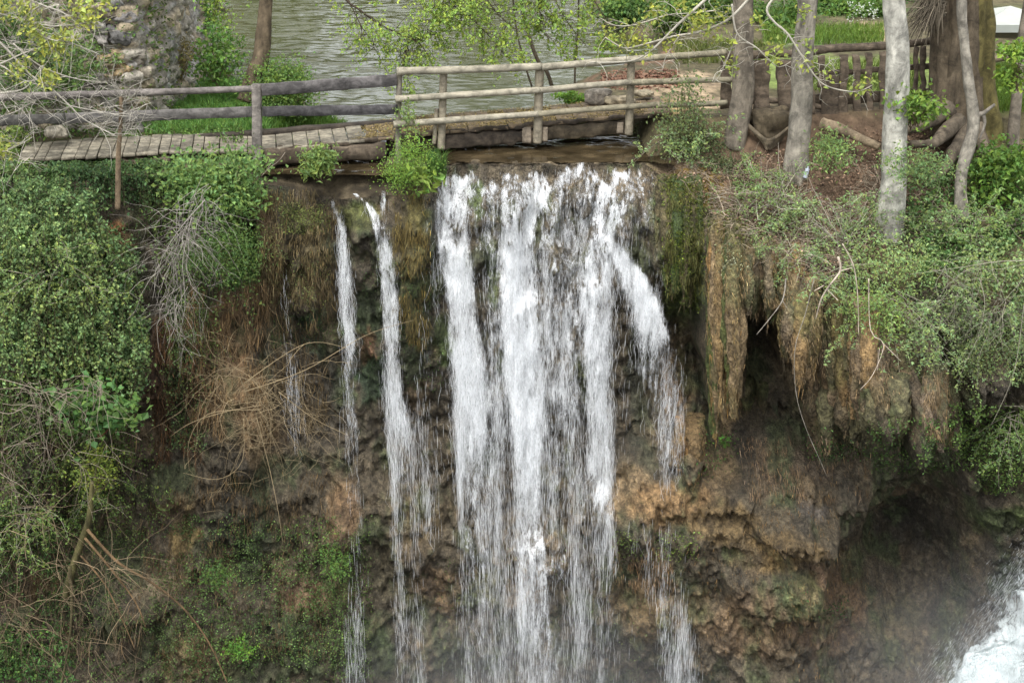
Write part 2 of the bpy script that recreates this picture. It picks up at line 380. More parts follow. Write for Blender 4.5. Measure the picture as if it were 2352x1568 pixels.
# depth of the rock face at survey points (u, v, y)
CTRL = [(0, 450, -2.6), (150, 560, -3.2), (300, 640, -3.0), (0, 800, -3.9), (220, 800, -3.7), (330, 780, -3.1), (150, 980, -3.6), (0, 1150, -4.0), (120, 1250, -3.4),
        (0, 1500, -4.4), (200, 1520, -3.8), (280, 1120, -2.2), (340, 1000, -1.7), (390, 900, -1.6), (400, 700, -1.9), (370, 520, -1.5), (470, 480, -1.9), (520, 520, -1.2),
        (500, 620, -2.0), (450, 800, -2.1), (560, 700, -1.8), (520, 900, -2.1), (560, 1020, -2.3), (430, 1150, -2.2), (350, 1300, -3.0), (430, 1450, -3.2), (560, 1250, -2.0),
        (650, 520, -1.45), (700, 640, -1.3), (650, 760, -1.1), (720, 880, -.9), (700, 1020, -1.1), (700, 1250, -1.8), (640, 1420, -2.6), (780, 1180, -2.1), (760, 1450, -2.4),
        (800, 480, -1.35), (830, 600, -1.45), (850, 800, -1.25), (850, 1000, -1.0), (850, 1300, -1.5), (850, 1550, -1.9),
        (950, 480, -1.35), (960, 640, -1.45), (980, 850, -1.2), (980, 1050, -1.0), (1000, 1250, -1.6), (1000, 1550, -1.8),
        (1050, 420, -1.0), (1100, 560, -1.4), (1150, 800, -1.5), (1150, 1050, -1.2), (1130, 1200, -1.5), (1150, 1500, -1.8),
        (1250, 420, -1.0), (1300, 600, -1.4), (1280, 850, -1.5), (1300, 1050, -1.2), (1300, 1250, -1.6), (1300, 1550, -1.6),
        (1420, 440, -1.0), (1430, 560, -1.5), (1480, 700, -1.5), (1450, 880, -1.3), (1450, 1000, -1.6), (1480, 1120, -2.4), (1560, 1020, -2.1), (1480, 1200, -2.5), (1430, 1300, -2.0),
        (1500, 1400, -2.3), (1500, 1560, -1.6), (1560, 450, -1.4), (1560, 600, -1.5), (1560, 760, -1.1), (1580, 900, -.2), (1640, 700, -1.3), (1660, 1000, -.3),
        (1620, 1150, -2.2), (1700, 1220, -2.7), (1650, 1290, -1.9), (1800, 1300, -3.0), (1640, 1420, -2.2), (1800, 1420, -2.6), (1750, 1560, -2.8),
        (1600, 780, -.2), (1610, 900, .3), (1740, 800, .6), (1780, 960, .2), (1850, 1030, -1.8), (1800, 1110, -2.7), (1950, 1160, -2.7), (1900, 980, -.1), (2050, 1010, -1.2),
        (2050, 1090, -2.2), (2150, 900, -1.5), (2200, 1050, -1.9), (2300, 1000, -2.9), (2300, 1120, -2.9), (2150, 1160, .3), (2070, 1240, .8),
        (2000, 1330, -.2), (2120, 1400, .0), (1980, 1480, -1.8), (2150, 1560, -1.9), (2300, 1230, -2.0), (2330, 1400, -2.2), (2280, 1550, -2.4),
        (1650, 560, -1.6), (1800, 650, -1.9), (2000, 750, -2.2), (2200, 760, -2.6), (2340, 800, -2.8)]
# hanging tufa curtains: centre u, half width, top v, bottom v, reach towards the camera, bottom raggedness
CURT = [(1657, 46, 500, 975, 1.9, 45), (1765, 76, 560, 738, 1.6, 30), (1640, 40, 600, 840, 0.7, 20), (1880, 92, 620, 905, 1.7, 32), (1975, 60, 650, 960, 1.9, 30),
        (2045, 55, 700, 905, 2.0, 30), (1900, 170, 780, 985, 0.9, 26), (2150, 48, 760, 1015, 1.0, 30), (2210, 60, 720, 880, 1.3, 20), (1710, 26, 860, 960, 0.9, 20),
        (2060, 120, 820, 975, 0.7, 20), (2205, 20, 1020, 1110, .6, 12),
        (1440, 60, 1080, 1250, .35, 14), (1580, 55, 990, 1070, .45, 14), (1790, 60, 1110, 1190, .5, 12), (1860, 45, 1150, 1210, .5, 12), (1760, 120, 1240, 1345, .6, 10),
        (2080, 80, 1150, 1250, .25, 10), (1660, 55, 1080, 1140, .4, 10), (1950, 60, 1060, 1140, .3, 14),
        (790, 48, 1120, 1230, .5, 12), (570, 60, 760, 1050, .35, 30), (450, 50, 620, 830, .4, 26), (690, 55, 470, 640, .35, 24), (620, 35, 480, 600, .4, 20),
        (820, 38, 465, 560, .3, 12), (960, 40, 420, 640, .3, 24), (700, 60, 640, 760, .25, 20), (920, 40, 520, 800, .22, 20), (500, 60, 470, 560, .5, 15),
        (660, 60, 1080, 1150, .3, 12), (950, 60, 1230, 1300, .3, 12), (1230, 90, 1210, 1290, .35, 12), (420, 60, 1060, 1130, .3, 12), (340, 70, 1250, 1340, .5, 15),
        (1090, 30, 410, 640, .3, 14), (1180, 30, 400, 560, .28, 14), (1270, 26, 400, 620, .3, 14), (1345, 26, 400, 520, .26, 14), (1440, 32, 400, 600, .3, 14), (1530, 40, 440, 640, .5, 20), (1590, 34, 500, 720, .5, 24)]
cu = np.array(CTRL)
def face_y(u, v, q, ye):
    num = 0; den = 1e-9
    for a, b, y in CTRL:
        wt = np.exp(-(((u - a)/75)**2 + ((v - b)/75)**2)/2) + 2e-3/(1 + ((u - a)**2 + (v - b)**2)/9e3)**2
        num = num + wt*y; den = den + wt
    y = num/den
    # wandering of the curtain outlines
    wu = u + 16*fbm(q*[1.2, 1, 1.2] + 3, 3, 21); 
    for k, (cu_, hw, vt, vb, dep, rag) in enumerate(CURT):
        s = (wu - cu_)/hw
        fr = rag*(fbm(np.stack([u/13.0, 0*u + k, 0*u], -1), 2, 30+k)*1.5) - 0.22*(vb - vt)*np.clip(s, -1.3, 1.3)**2
        t = (v - vt)/(vb + fr - vt)
        prof = np.where(t < 1, sst(0, .55, t)*(1 - 0.25*np.clip(t, 0, 1)), 0)*(1 - sst(.98, 1.03, t))
        flute = 1 + .16*fbm(np.stack([u/9.0, 0*u + k*3, v/90.0], -1), 3, 130+k, .7)
        y = y - dep*flute*prof*np.clip(1 - s*s, 0, 1)**.5*(np.abs(s) < 1)
    # general roughness: vertical fluting, lumps, ledges
    rg = 0.34*fbm(q*[1.1, 1, .8], 4, 40, .55) + .22*fbm(q*[3.2, 1, 1.3], 4, 50, .65) + .09*fbm(q*[8, 1, 6], 3, 60, .85) + .09*fbm(q*[13, 1, 3.2], 3, 61, .8) - .16*np.abs(fbm(q*[4.5, 1, 3.2] + 5, 3, 65, .6)) - .12*sst(.1, .4, fbm(q*[6, 1, 4.2] + 25, 3, 66, .6))
    rg = rg - .12*np.abs(fbm(q*[2.2, 1, 2.6] + 9, 3, 70))
    led = sst(900, 1150, v)*np.abs(((q[..., 2]*1.1 + .8*fbm(q*.7, 2, 77)) % 1) - .5)*.18
    return y - rg - led

xs = np.unique(np.round(np.concatenate([-9.6 - np.geomspace(.1, 70, 26), np.arange(-9.6, 9.6, .033), 9.6 + np.geomspace(.1, 70, 26)]), 3))
NT = 150; NB = 400
yt = np.concatenate([[0], np.geomspace(.05, 70, NT - 1)])[::-1]       # distance behind the edge
X1 = xs[:, None] + 0*yt[None]; ye, ze = edge(X1)
Y1 = ye + yt[None]; Z1 = g(X1, Y1)
X2 = xs[:, None] + np.zeros(NB)[None]; ye2, ze2 = edge(X2)
tz = np.linspace(0, 1, NB + 1)[1:][None]
Z2 = ze2 + (-14.2 - ze2)*tz
u2, v2 = proj(np.stack([X2, -1.6 + 0*X2, Z2], -1)); q2 = np.stack([X2, 0*X2, Z2], -1)
Y2 = face_y(u2, v2, q2, ye2)
bl = sst(0, .55, ze2 - Z2)
Y2 = ye2*(1 - bl) + Y2*bl - .05*(1-bl)*fbm(q2*6, 2, 90)
# ground colour
def paint(u, v, base, patches, q, wob=26):
    du = wob*fbm(q*1.7 + 3, 3, 101) + wob*.7*fbm(q*6, 2, 103); dv = wob*fbm(q*1.7 + 13, 3, 102) + wob*.7*fbm(q*6 + 4, 2, 104)
    c = np.zeros(u.shape + (3,)) + base
    for (a, b, ra, rb, cc, st) in patches:
        d = ((u + du - a)/ra)**2 + ((v + dv - b)/rb)**2; m = (st*(1 - sst(.45, 1.25, d)))[..., None]
        c = c*(1 - m) + np.array(cc)*m
    return c
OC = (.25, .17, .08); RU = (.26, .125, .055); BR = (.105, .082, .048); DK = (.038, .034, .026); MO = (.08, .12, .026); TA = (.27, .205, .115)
GW = (.10, .095, .08); OM = (.22, .15, .03); DM = (.028, .06, .018); PB = (.15, .105, .06)
PATCH = [(1560, 480, 60, 90, MO, .9), (1570, 640, 50, 120, MO, .7), (1590, 430, 80, 50, OM, .8), (1672, 600, 26, 130, (.40, .24, .06), .95), (1640, 660, 18, 170, (.10, .15, .03), .9), (1670, 830, 34, 190, (.36, .25, .12), .95),
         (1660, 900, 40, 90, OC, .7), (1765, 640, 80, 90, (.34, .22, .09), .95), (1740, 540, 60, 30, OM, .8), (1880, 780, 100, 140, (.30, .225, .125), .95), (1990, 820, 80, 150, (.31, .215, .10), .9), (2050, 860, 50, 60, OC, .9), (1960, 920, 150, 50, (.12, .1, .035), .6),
         (2150, 900, 45, 130, PB, .9), (2100, 800, 40, 60, TA, .6), (1440, 1130, 70, 70, OC, .85), (1580, 1030, 55, 50, OC, .9), (1540, 1160, 110, 60, (.27, .16, .06), .9), (1660, 1090, 50, 60, OC, .7), (1660, 1200, 90, 50, (.2, .13, .045), .8),
         (1830, 1060, 110, 60, PB, .7), (1860, 1180, 50, 22, (.14, .12, .10), .7), (1780, 1270, 120, 50, (.22, .14, .045), .9), (1600, 1400, 110, 60, OC, .7), (1720, 1440, 110, 90, (.20, .125, .06), .7), (1900, 1400, 90, 110, (.17, .095, .045), .7), (1480, 1400, 80, 80, (.22, .14, .05), .6),
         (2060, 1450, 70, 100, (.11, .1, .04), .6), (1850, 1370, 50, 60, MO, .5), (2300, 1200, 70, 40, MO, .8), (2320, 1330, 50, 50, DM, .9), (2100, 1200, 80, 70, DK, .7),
         (790, 1170, 45, 70, (.27, .16, .07), .9), (700, 1370, 60, 40, RU, .5), (960, 1190, 60, 60, (.17, .12, .05), .6), (1180, 1330, 100, 60, (.2, .125, .05), .6), (990, 1350, 80, 50, (.25, .14, .05), .5), (1290, 1210, 50, 50, OC, .5),
         (260, 540, 30, 40, (.33, .15, .05), .95), (270, 580, 50, 40, RU, .7), (600, 480, 30, 60, (.25, .14, .05), .6), (520, 800, 60, 170, (.24, .13, .05), .8), (590, 950, 60, 120, (.21, .12, .045), .8), (600, 1040, 30, 50, OC, .7),
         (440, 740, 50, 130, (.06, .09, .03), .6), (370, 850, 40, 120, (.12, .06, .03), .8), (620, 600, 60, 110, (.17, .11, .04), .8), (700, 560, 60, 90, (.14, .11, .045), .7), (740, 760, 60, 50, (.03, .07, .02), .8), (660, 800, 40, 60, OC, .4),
         (690, 880, 90, 140, GW, .5), (820, 500, 50, 40, (.13, .14, .03), .9), (950, 560, 30, 200, (.15, .125, .03), .9), (840, 720, 50, 60, DM, .7), (860, 860, 40, 60, (.03, .075, .03), .8), (1030, 780, 22, 60, MO, .9), (960, 760, 50, 120, DM, .5),
         (840, 790, 15, 60, RU, .7), (1090, 470, 20, 60, MO, .8), (1130, 640, 20, 80, MO, .7), (1000, 520, 30, 60, GW, .6), (960, 900, 40, 50, (.16, .1, .05), .5), (1480, 880, 40, 200, (.06, .07, .035), .7), (1560, 880, 40, 90, (.22, .13, .055), .7),
         (400, 1170, 50, 30, OC, .8), (420, 1230, 40, 50, (.25, .17, .05), .8), (360, 1340, 80, 30, TA, .8), (420, 1520, 60, 60, (.2, .15, .05), .7), (500, 1520, 60, 60, RU, .4), (120, 1330, 60, 50, (.19, .11, .03), .7), (260, 1440, 40, 50, (.08, .1, .02), .8),
         (560, 1250, 120, 80, (.045, .06, .025), .7), (780, 1330, 40, 60, MO, .6), (640, 1480, 120, 90, (.06, .07, .03), .7), (850, 1480, 70, 90, (.06, .085, .03), .7), (900, 1300, 60, 90, (.1, .085, .045), .6),
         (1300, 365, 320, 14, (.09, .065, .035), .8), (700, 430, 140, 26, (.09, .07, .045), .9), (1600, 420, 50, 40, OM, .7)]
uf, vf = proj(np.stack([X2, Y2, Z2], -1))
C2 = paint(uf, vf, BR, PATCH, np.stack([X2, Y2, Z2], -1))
q3 = np.stack([X2, Y2, Z2], -1)
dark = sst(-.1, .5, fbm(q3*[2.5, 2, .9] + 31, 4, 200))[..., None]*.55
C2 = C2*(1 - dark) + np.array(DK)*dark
ochm = sst(.12, .45, fbm(q3*[2.0, 2, 1.4] + 51, 4, 210))[..., None]*.45
C2 = C2*(1 - ochm) + np.array((.21, .145, .07))*ochm
grm = sst(.0, .35, fbm(q3*[2.4, 2, 1.6] + 71, 5, 220, .6))[..., None]*.6
C2 = C2*(1 - grm) + np.array((.06, .09, .028))*grm
C2 = C2*.78 + C2.mean(-1, keepdims=True)*.12
C2 *= np.exp(.6*fbm(q3*[12, 8, 6], 3, 230))[..., None]
u1, v1 = proj(np.stack([X1, Y1, Z1], -1)); p1 = np.stack([X1, Y1, Z1], -1)
inr = sdist(X1, Y1, RP)
GR = (.10, .17, .05); PATHC = (.36, .27, .17); LIT = (.13, .085, .055)
C1 = paint(u1, v1, (.10, .085, .045), [(1900, 400, 420, 160, LIT, .9), (1560, 190, 130, 22, PATHC, .95), (1650, 235, 130, 22, PATHC, .9), (1480, 250, 120, 14, (.26, .19, .08), .8), (1440, 180, 100, 14, (.17, .09, .055), .9), (1500, 130, 120, 14, (.2, .11, .07), .7),
     (1900, 85, 120, 18, GR, .9), (2010, 70, 50, 25, PATHC, .8), (1960, 170, 300, 45, (.2, .26, .07), .95), (2300, 200, 80, 60, (.10, .14, .035), .9), (400, 230, 300, 60, GR, .9), (600, 260, 160, 50, GR, .9), (1600, 440, 70, 60, OM, .7), (1900, 20, 600, 14, (.05, .08, .02), .8)], p1, 20)
C1 = np.where((inr > -.25)[..., None], np.array((.075, .06, .035)), C1)
C1 = np.where(((X1 > -4.3) & (X1 < 2.2) & (Y1 < .8))[..., None], np.array((.07, .055, .034))*np.exp(1.5*fbm(p1*[4, 4, 4], 3, 241))[..., None], C1)
C1 *= np.exp(.45*fbm(p1*[5, 5, 5], 3, 240))[..., None]
nx_ = len(xs)
V = np.concatenate([np.stack([X1, Y1, Z1], -1), np.stack([X2, Y2, Z2], -1)], 1); Cc = np.concatenate([C1, C2], 1)
def grid_q(i0, i1, j0, j1, J):
    a = (np.arange(i0, i1)[:, None]*J + np.arange(j0, j1)[None]); return np.stack([a, a+1, a+J+1, a+J], -1).reshape(-1, 4)
def submesh(Vg, Cg, j0, j1):
    vv = Vg[:, j0:j1+1]; cc = Cg[:, j0:j1+1]; mb = MB(); J = vv.shape[1]
    mb.add(vv.reshape(-1, 3), cc.reshape(-1, 3), grid_q(0, nx_-1, 0, J-1, J)); return mb
ground = submesh(V, Cc, 0, NT-1).build('ground', M_soil); tag(ground, 'wooded river bank of soil, leaf litter and a sandy path', kind='structure')
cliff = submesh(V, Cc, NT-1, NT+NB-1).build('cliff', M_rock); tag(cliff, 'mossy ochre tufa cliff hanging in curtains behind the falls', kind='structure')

# nearest-surface lookup for planting
CW, CH = 400, 272; CELL = 6.0
ymap = np.full((CH, CW), 1e9)
def splat(vs):
    u, v = proj(vs); iu = (u/CELL).astype(int) ; iv = (v/CELL).astype(int)
    m = (iu >= 0) & (iu < CW) & (iv >= 0) & (iv < CH); np.minimum.at(ymap, (iv[m], iu[m]), vs[m][:, 1])
splat(V.reshape(-1, 3))
for _ in range(4):
    bad = ymap > 1e8; pad = np.pad(ymap, 1, constant_values=1e9)
    nb = np.minimum.reduce([pad[:-2, 1:-1], pad[2:, 1:-1], pad[1:-1, :-2], pad[1:-1, 2:]]); ymap[bad] = nb[bad]
ymap[ymap > 1e8] = 20
def SY(u, v):
    return ymap[np.clip((np.asarray(v)/CELL).astype(int), 0, CH-1), np.clip((np.asarray(u)/CELL).astype(int), 0, CW-1)]
def S(u, v, off=0.0):
    y = SY(u, v) - off; return P(u, v, y)
def inpoly(u, v, poly):
    return sdist(np.asarray(u, float), np.asarray(v, float), np.array(poly, float)) > 0
def scatter(poly, n, dens=None):
    poly = np.array(poly, float); lo = poly.min(0); hi = poly.max(0)
    u = rng.uniform(lo[0], hi[0], n*3); v = rng.uniform(lo[1], hi[1], n*3)
    d = sdist(u, v, poly); m = d > rng.uniform(-18, 14, n*3)
    if dens is not None: m &= rng.uniform(0, 1, n*3) < dens(u, v)
    return u[m][:n], v[m][:n]

# ---------------------------------------------------------------- river
xr = np.concatenate([np.arange(-16, -7, .3), np.arange(-7, 7, .07), np.arange(7, 22, .3)]); yr = np.concatenate([np.arange(-1.0, 18, .045), np.arange(18, 60, .4)])
XR, YR = np.meshgrid(xr, yr, indexing='ij'); sR = sdist(XR, YR, RP)
chn = (XR > -4.4) & (XR < 2.7) & (YR < 3)
eyr, ezr = edge(XR)
ZR = WL - .06*(1 - sst(-.75, .3, YR)) + (.05*fbm(np.stack([XR*1.3, YR*2.4, 0*XR], -1), 2, 300, .6)*.7 + .026*fbm(np.stack([XR*3.2, YR*6.5, 0*XR], -1), 2, 310, .5))*(.7 + .5*fbm(np.stack([XR*.3, YR*.2, 0*XR], -1), 2, 320))*sst(-.2, 1.0, YR) + .02*fbm(np.stack([XR*4, YR*6, 0*XR], -1), 3, 300, .6)*(YR < 1.2)
left = (XR < -1.3) & (YR < .4); ZR = np.where(left, ZR - .12, ZR)
keep = ((sR > -.6) | chn) & (YR > eyr + .03)
J = len(yr); a = np.arange(len(xr)-1)[:, None]*J + np.arange(J-1)[None]
kk = keep[:-1, :-1] & keep[1:, :-1] & keep[1:, 1:] & keep[:-1, 1:]
mb = MB(); cr = np.where((YR < .6)[..., None], np.array((.05, .037, .02))*np.exp(1.6*fbm(np.stack([XR*3, YR*6, 0*XR], -1), 4, 330, .7))[..., None], np.array((.075, .077, .032)))
mb.add(np.stack([XR, YR, ZR], -1).reshape(-1, 3), cr.reshape(-1, 3), np.stack([a, a+J, a+J+1, a+1], -1)[kk])
river = mb.build('river', M_river); tag(river, 'rippled olive brown river flowing to the brink of the falls', kind='structure')

# ---------------------------------------------------------------- waterfall
def stream(pts):
    pts = np.array(pts, float); vv = np.arange(350, 1600, 2.0)
    o = (vv >= pts[0, 0]) & (vv <= pts[-1, 0])
    return vv, np.interp(vv, pts[:, 0], pts[:, 1]), np.interp(vv, pts[:, 0], pts[:, 2]), np.interp(vv, pts[:, 0], pts[:, 3])*o
#       v,   u,   half width, strength
ST_SIDE = [[(455, 762, 6, .4), (480, 768, 7, .5), (520, 785, 9, .75), (640, 794, 13, .75), (760, 802, 16, .8), (860, 802, 17, .62), (960, 806, 16, .5), (1100, 815, 14, .38), (1300, 820, 14, .2), (1400, 815, 18, .42), (1570, 815, 22, .45)],
           [(445, 815, 5, .7), (470, 845, 8, .75), (500, 866, 15, .7), (600, 888, 22, .75), (700, 900, 22, .72), (800, 900, 18, .7), (900, 908, 22, .75), (960, 918, 25, .9), (1030, 925, 24, .6), (1150, 930, 26, .34), (1400, 940, 30, .2), (1570, 940, 34, .22)],
           [(436, 880, 6, .7), (500, 880, 8, .6), (600, 885, 8, .2)],
           [(700, 975, 12, .2), (850, 985, 20, .3), (1000, 980, 26, .28), (1200, 985, 26, .12)],
           [(600, 655, 8, .12), (760, 668, 10, .22), (870, 680, 18, .3), (1000, 690, 16, .15)]]
ST_MAIN = [[(372, 1245, 235, .52), (400, 1245, 235, .6), (540, 1250, 225, .57), (640, 1255, 190, .5), (1000, 1235, 165, .45), (1300, 1240, 150, .36), (1570, 1250, 170, .36)],
           [(372, 1090, 60, .42), (400, 1060, 58, .75), (470, 1045, 50, .8), (560, 1040, 46, .85), (650, 1055, 38, .95), (750, 1068, 40, .98), (900, 1085, 48, .95), (1000, 1085, 46, .85), (1150, 1092, 42, .62), (1350, 1098, 34, .5), (1570, 1098, 60, .45)],
           [(372, 1230, 90, .4), (400, 1220, 90, .7), (500, 1195, 60, .75), (560, 1185, 46, .95), (700, 1190, 52, .98), (850, 1205, 60, 1.0), (950, 1212, 50, 1.1), (1050, 1212, 40, 1.05), (1200, 1218, 32, .85), (1400, 1225, 55, .7), (1570, 1228, 90, .68)],
           [(372, 1400, 100, .4), (400, 1400, 100, .66), (500, 1395, 85, .66), (600, 1372, 50, .8), (700, 1368, 42, .95), (850, 1372, 34, .92), (1000, 1374, 32, .8), (1150, 1380, 30, .68), (1350, 1388, 26, .5), (1450, 1388, 36, .5), (1570, 1388, 40, .35)],
           [(480, 1300, 60, .4), (600, 1300, 60, .52), (750, 1290, 60, .66), (900, 1290, 55, .72), (1050, 1290, 55, .55), (1200, 1290, 60, .42), (1400, 1300, 60, .42), (1570, 1300, 60, .4)],
           [(480, 1130, 40, .4), (700, 1125, 26, .5), (900, 1140, 26, .55), (1100, 1145, 40, .45), (1300, 1155, 45, .4), (1570, 1160, 50, .36)],
           [(550, 1020, 22, .5), (600, 1002, 22, .5), (700, 1000, 20, .2)],
           [(380, 1470, 34, .5), (480, 1475, 30, .5), (580, 1480, 30, .4), (700, 1490, 30, .2)],
           [(540, 1392, 14, .8), (580, 1420, 26, .98), (630, 1450, 34, 1.05), (690, 1478, 40, 1.02), (760, 1500, 46, .85), (860, 1512, 50, .62), (960, 1535, 38, .55), (1050, 1540, 32, .55), (1100, 1535, 26, .45), (1115, 1535, 20, 0)],
           [(1180, 1500, 60, .2), (1300, 1520, 50, .35), (1400, 1545, 32, .55), (1500, 1560, 45, .55), (1570, 1570, 50, .6)]]
def flow(u, v, sts):
    d = np.zeros(u.shape)
    for pts in sts:
        pts = np.array(pts, float)
        cu_ = np.interp(v, pts[:, 0], pts[:, 1]); hw = np.interp(v, pts[:, 0], pts[:, 2]); st = np.interp(v, pts[:, 0], pts[:, 3])*((v >= pts[0, 0]) & (v <= pts[-1, 0]))
        s = np.abs(u - cu_)/hw; d = np.maximum(d, st*(1 - sst(.45, 1.45, s)))
    return d
def fall(name, label, x0, x1, sts, seed, ndrop, nfil):
    ii = np.where((xs > x0) & (xs < x1))[0]; sel = slice(ii[0], ii[-1]+1)
    k0 = NT - 9
    Xs = V[sel, k0:, 0]; Ys = V[sel, k0:, 1].copy(); Zs = V[sel, k0:, 2].copy()
    e = 8
    # clinging to the rock near the top, then free fall: the water never steps back under
    Yc = Ys.copy()
    for _ in range(10): Yc[1:-1] = (Yc[:-2] + Yc[1:-1]*2 + Yc[2:])/4
    fl = np.minimum.accumulate(Yc, axis=1); dz = Zs[:, e:e+1] - Zs
    kf = sst(.2, 2.5, dz); Yw = Yc*(1 - kf) + fl*kf
    Yw[:, e+1:] = np.minimum(Yw[:, e+1:], Yw[:, e:e+1] - .22*np.sqrt(np.clip(dz[:, e+1:], 0, 3)))
    for _ in range(6): Yw[:, e+1:-1] = (Yw[:, e:-2] + Yw[:, e+1:-1]*2 + Yw[:, e+2:])/4
    Zs[:, :e+1] = np.maximum(Zs[:, :e+1] + .035, np.where(np.arange(e+1)[None] < 99, Zs[:, :e+1] + .035, 0))
    obs = []
    for layer, off in enumerate((.04, .12, .22)):
        mb = MB(); Yo = Yw - off*sst(-.05, .5, dz); pts = np.stack([Xs, Yo, Zs], -1)
        uu, vv = proj(pts); d = flow(uu, vv, sts)
        d = d*(1 - .1*layer) + .26*fbm(pts*[3.2, 1, .7] + 40*layer, 3, seed)*(d > .05)
        d = np.clip(d, 0, 1.2)*sst(374, 412, vv + 55*fbm(pts*[4.5, 1, 1], 3, seed + 4))
        shp = Xs.shape; q = grid_q(0, shp[0]-1, 0, shp[1]-1, shp[1]); dm = d.reshape(-1)
        k = dm[q].max(1) > .02
        # thin the sheet lower down where the water breaks into drops
        br = 1 - .16*sst(950, 1500, vv); d = d*br
        pts2 = pts + np.stack([0*Xs, .04*fbm(pts*[7, 1, 3], 3, seed+9), 0*Xs], -1)
        mb.add(pts2.reshape(-1, 3), np.array((.85, .87, .9)), q[k]); obs.append((mb, d.reshape(-1)))
    root = thing(name, pts[pts.shape[0]//2, e], None, None); del_ = None
    root['kind'] = 'structure'; root['label'] = label
    obs[0][0].build('water_sheet', M_fall, root, extra={'flow': obs[0][1]})
    for ob_ in obs[1:]: ob_[0].build('water_sheet', M_fall, root, extra={'flow': ob_[1]})
    # falling drops and filaments as real slivers of water
    uu, vv = proj(np.stack([Xs, Yw - .1, Zs], -1)); d = flow(uu, vv, sts)*sst(376, 410, vv)
    for nn, kind_ in ((ndrop, 0), (nfil, 1)):
        wgt = (d**1.3 * (.45 + .9*sst(500, 1200, vv))).ravel() if kind_ == 0 else (d**1.5*(1.1 - .6*sst(700, 1300, vv))).ravel()
        strk = np.exp(3.6*fbm(np.stack([Xs*9, Zs*.5, 0*Xs], -1), 3, seed+33)).ravel(); wgt = wgt*strk; wgt /= wgt.sum()
        ci = rng.choice(wgt.size, nn, p=wgt); i, j = np.unravel_index(ci, d.shape)
        j2 = np.clip(j, e-1, d.shape[1]-2)
        b = np.stack([Xs[i, j2], Yw[i, j2], Zs[i, j2]], -1) + np.stack([rng.normal(0, .028, nn), -rng.uniform(.02, .35, nn)*sst(.1, 2, dz[i, j2]) - .04, rng.uniform(-.03, .03, nn)], -1)
        low = sst(500, 1300, vv[i, j2])
        if kind_ == 0:
            L = rng.uniform(.04, .14, nn)*(1 + 1.6*low); W = rng.uniform(.0012, .0034, nn)
            K = 3; wp = np.array([.25, 1, .3])
        else:
            L = rng.uniform(.15, .55, nn)*(1 + .5*low); W = rng.uniform(.001, .0032, nn); K = 6; wp = np.array([.2, 1, .8, 1, .7, .15])
        t = np.linspace(0, 1, K); Pn = b[:, None] + np.zeros((1, K, 1)); Pn = Pn + 0
        Pn[:, :, 2] -= L[:, None]*t
        if kind_: Pn[:, :, 0] += .3*L[:, None]*fbm(np.stack([b[:, 0:1]*3 + 0*t, (b[:, 2:3] - L[:, None]*t)*4, 0*b[:, :1] + rng.uniform(0, 9, (nn, 1)) + 0*t], -1), 2, seed+60)*.8
        mb = MB(); ribbons(mb, Pn, W[:, None]*wp, vary((.92, .94, .95), nn, .05, 0), unit(np.stack([np.ones(nn), rng.normal(0, .3, nn), np.zeros(nn)], -1)))
        mb.build('drops' if kind_ == 0 else 'filaments', M_drop, root)
    return root
fall('waterfall', 'broad main waterfall pouring white over the brink below the log railing', -1.5, 3.3, ST_MAIN, 400, 15000, 4500)
fall('waterfall', 'two thin side streams trickling down the mossy rock left of the main fall', -4.6, -1.2, ST_SIDE, 500, 3500, 1000)

# white water rushing in at the lower right corner
aa = np.linspace(0, 1, 90); bb = np.linspace(0, 1, 90)
A_, B_ = np.meshgrid(aa, bb, indexing='ij')
vB = 1230 + B_*480; uB = 2352 - (vB - 1265)*.74 + 14*fbm(np.stack([B_*9, 0*B_, 0*B_], -1), 3, 600)*1.5
uB = uB + A_*460; yB = -3.0 - 1.9*np.sqrt(np.clip(A_*1.6, 0, 1)) - 1.2*B_
pts = P(uB, vB, yB); pts = pts + np.stack([.10*fbm(pts*2.2, 4, 610), .5*fbm(pts*[1.6, 1.6, 1.1], 5, 611), .22*fbm(pts*3, 4, 612)], -1)
ww = thing('white_water', pts[40, 89], None, None); ww['kind'] = 'structure'; ww['label'] = 'foaming torrent at the lower right corner'
for lay in range(4):
    fm = MB(); fp = pts - [.10*(1.5 - lay)*0 + 0, .13*lay, 0]; fp = fp + np.stack([.2*fbm(pts*1.8 + lay*7, 4, 620 + lay)*(1 - A_), .15*fbm(pts*2.5 + lay*9, 4, 630 + lay), 0*A_], -1)
    fp[..., 0] -= (.12 + .07*lay)*(1 - A_)**2
    ff_ = 1.4*sst(.0, .26 + .06*lay, A_)*(1 - .2*lay) + .35*fbm(fp*1.6, 4, 640 + lay)*sst(0, .1, A_)
    fm.add(fp.reshape(-1, 3), (.8, .8, .8), grid_q(0, 89, 0, 89, 90)); fm.build('foam', M_torrent, ww, extra={'flow': ff_.ravel()})
n = 4500; ti = rng.integers(0, 90, n); ai = np.clip((np.abs(rng.normal(0, 9, n))).astype(int), 0, 89)
b = pts[ai, ti] + np.stack([-np.abs(rng.normal(0, .12, n)), rng.normal(-.1, .15, n), rng.normal(0, .12, n)], -1)
dr = unit(np.stack([rng.normal(-.5, .12, n), rng.normal(-.1, .1, n), -np.ones(n)], -1)); L = rng.uniform(.03, .12, n)
mb = MB(); ribbons(mb, np.stack([b, b + dr*L[:, None]*.5, b + dr*L[:, None]], 1), rng.uniform(.001, .003, n)[:, None]*np.array([.3, 1, .3]), (.75, .78, .78)); mb.build('spray', M_drop, ww)

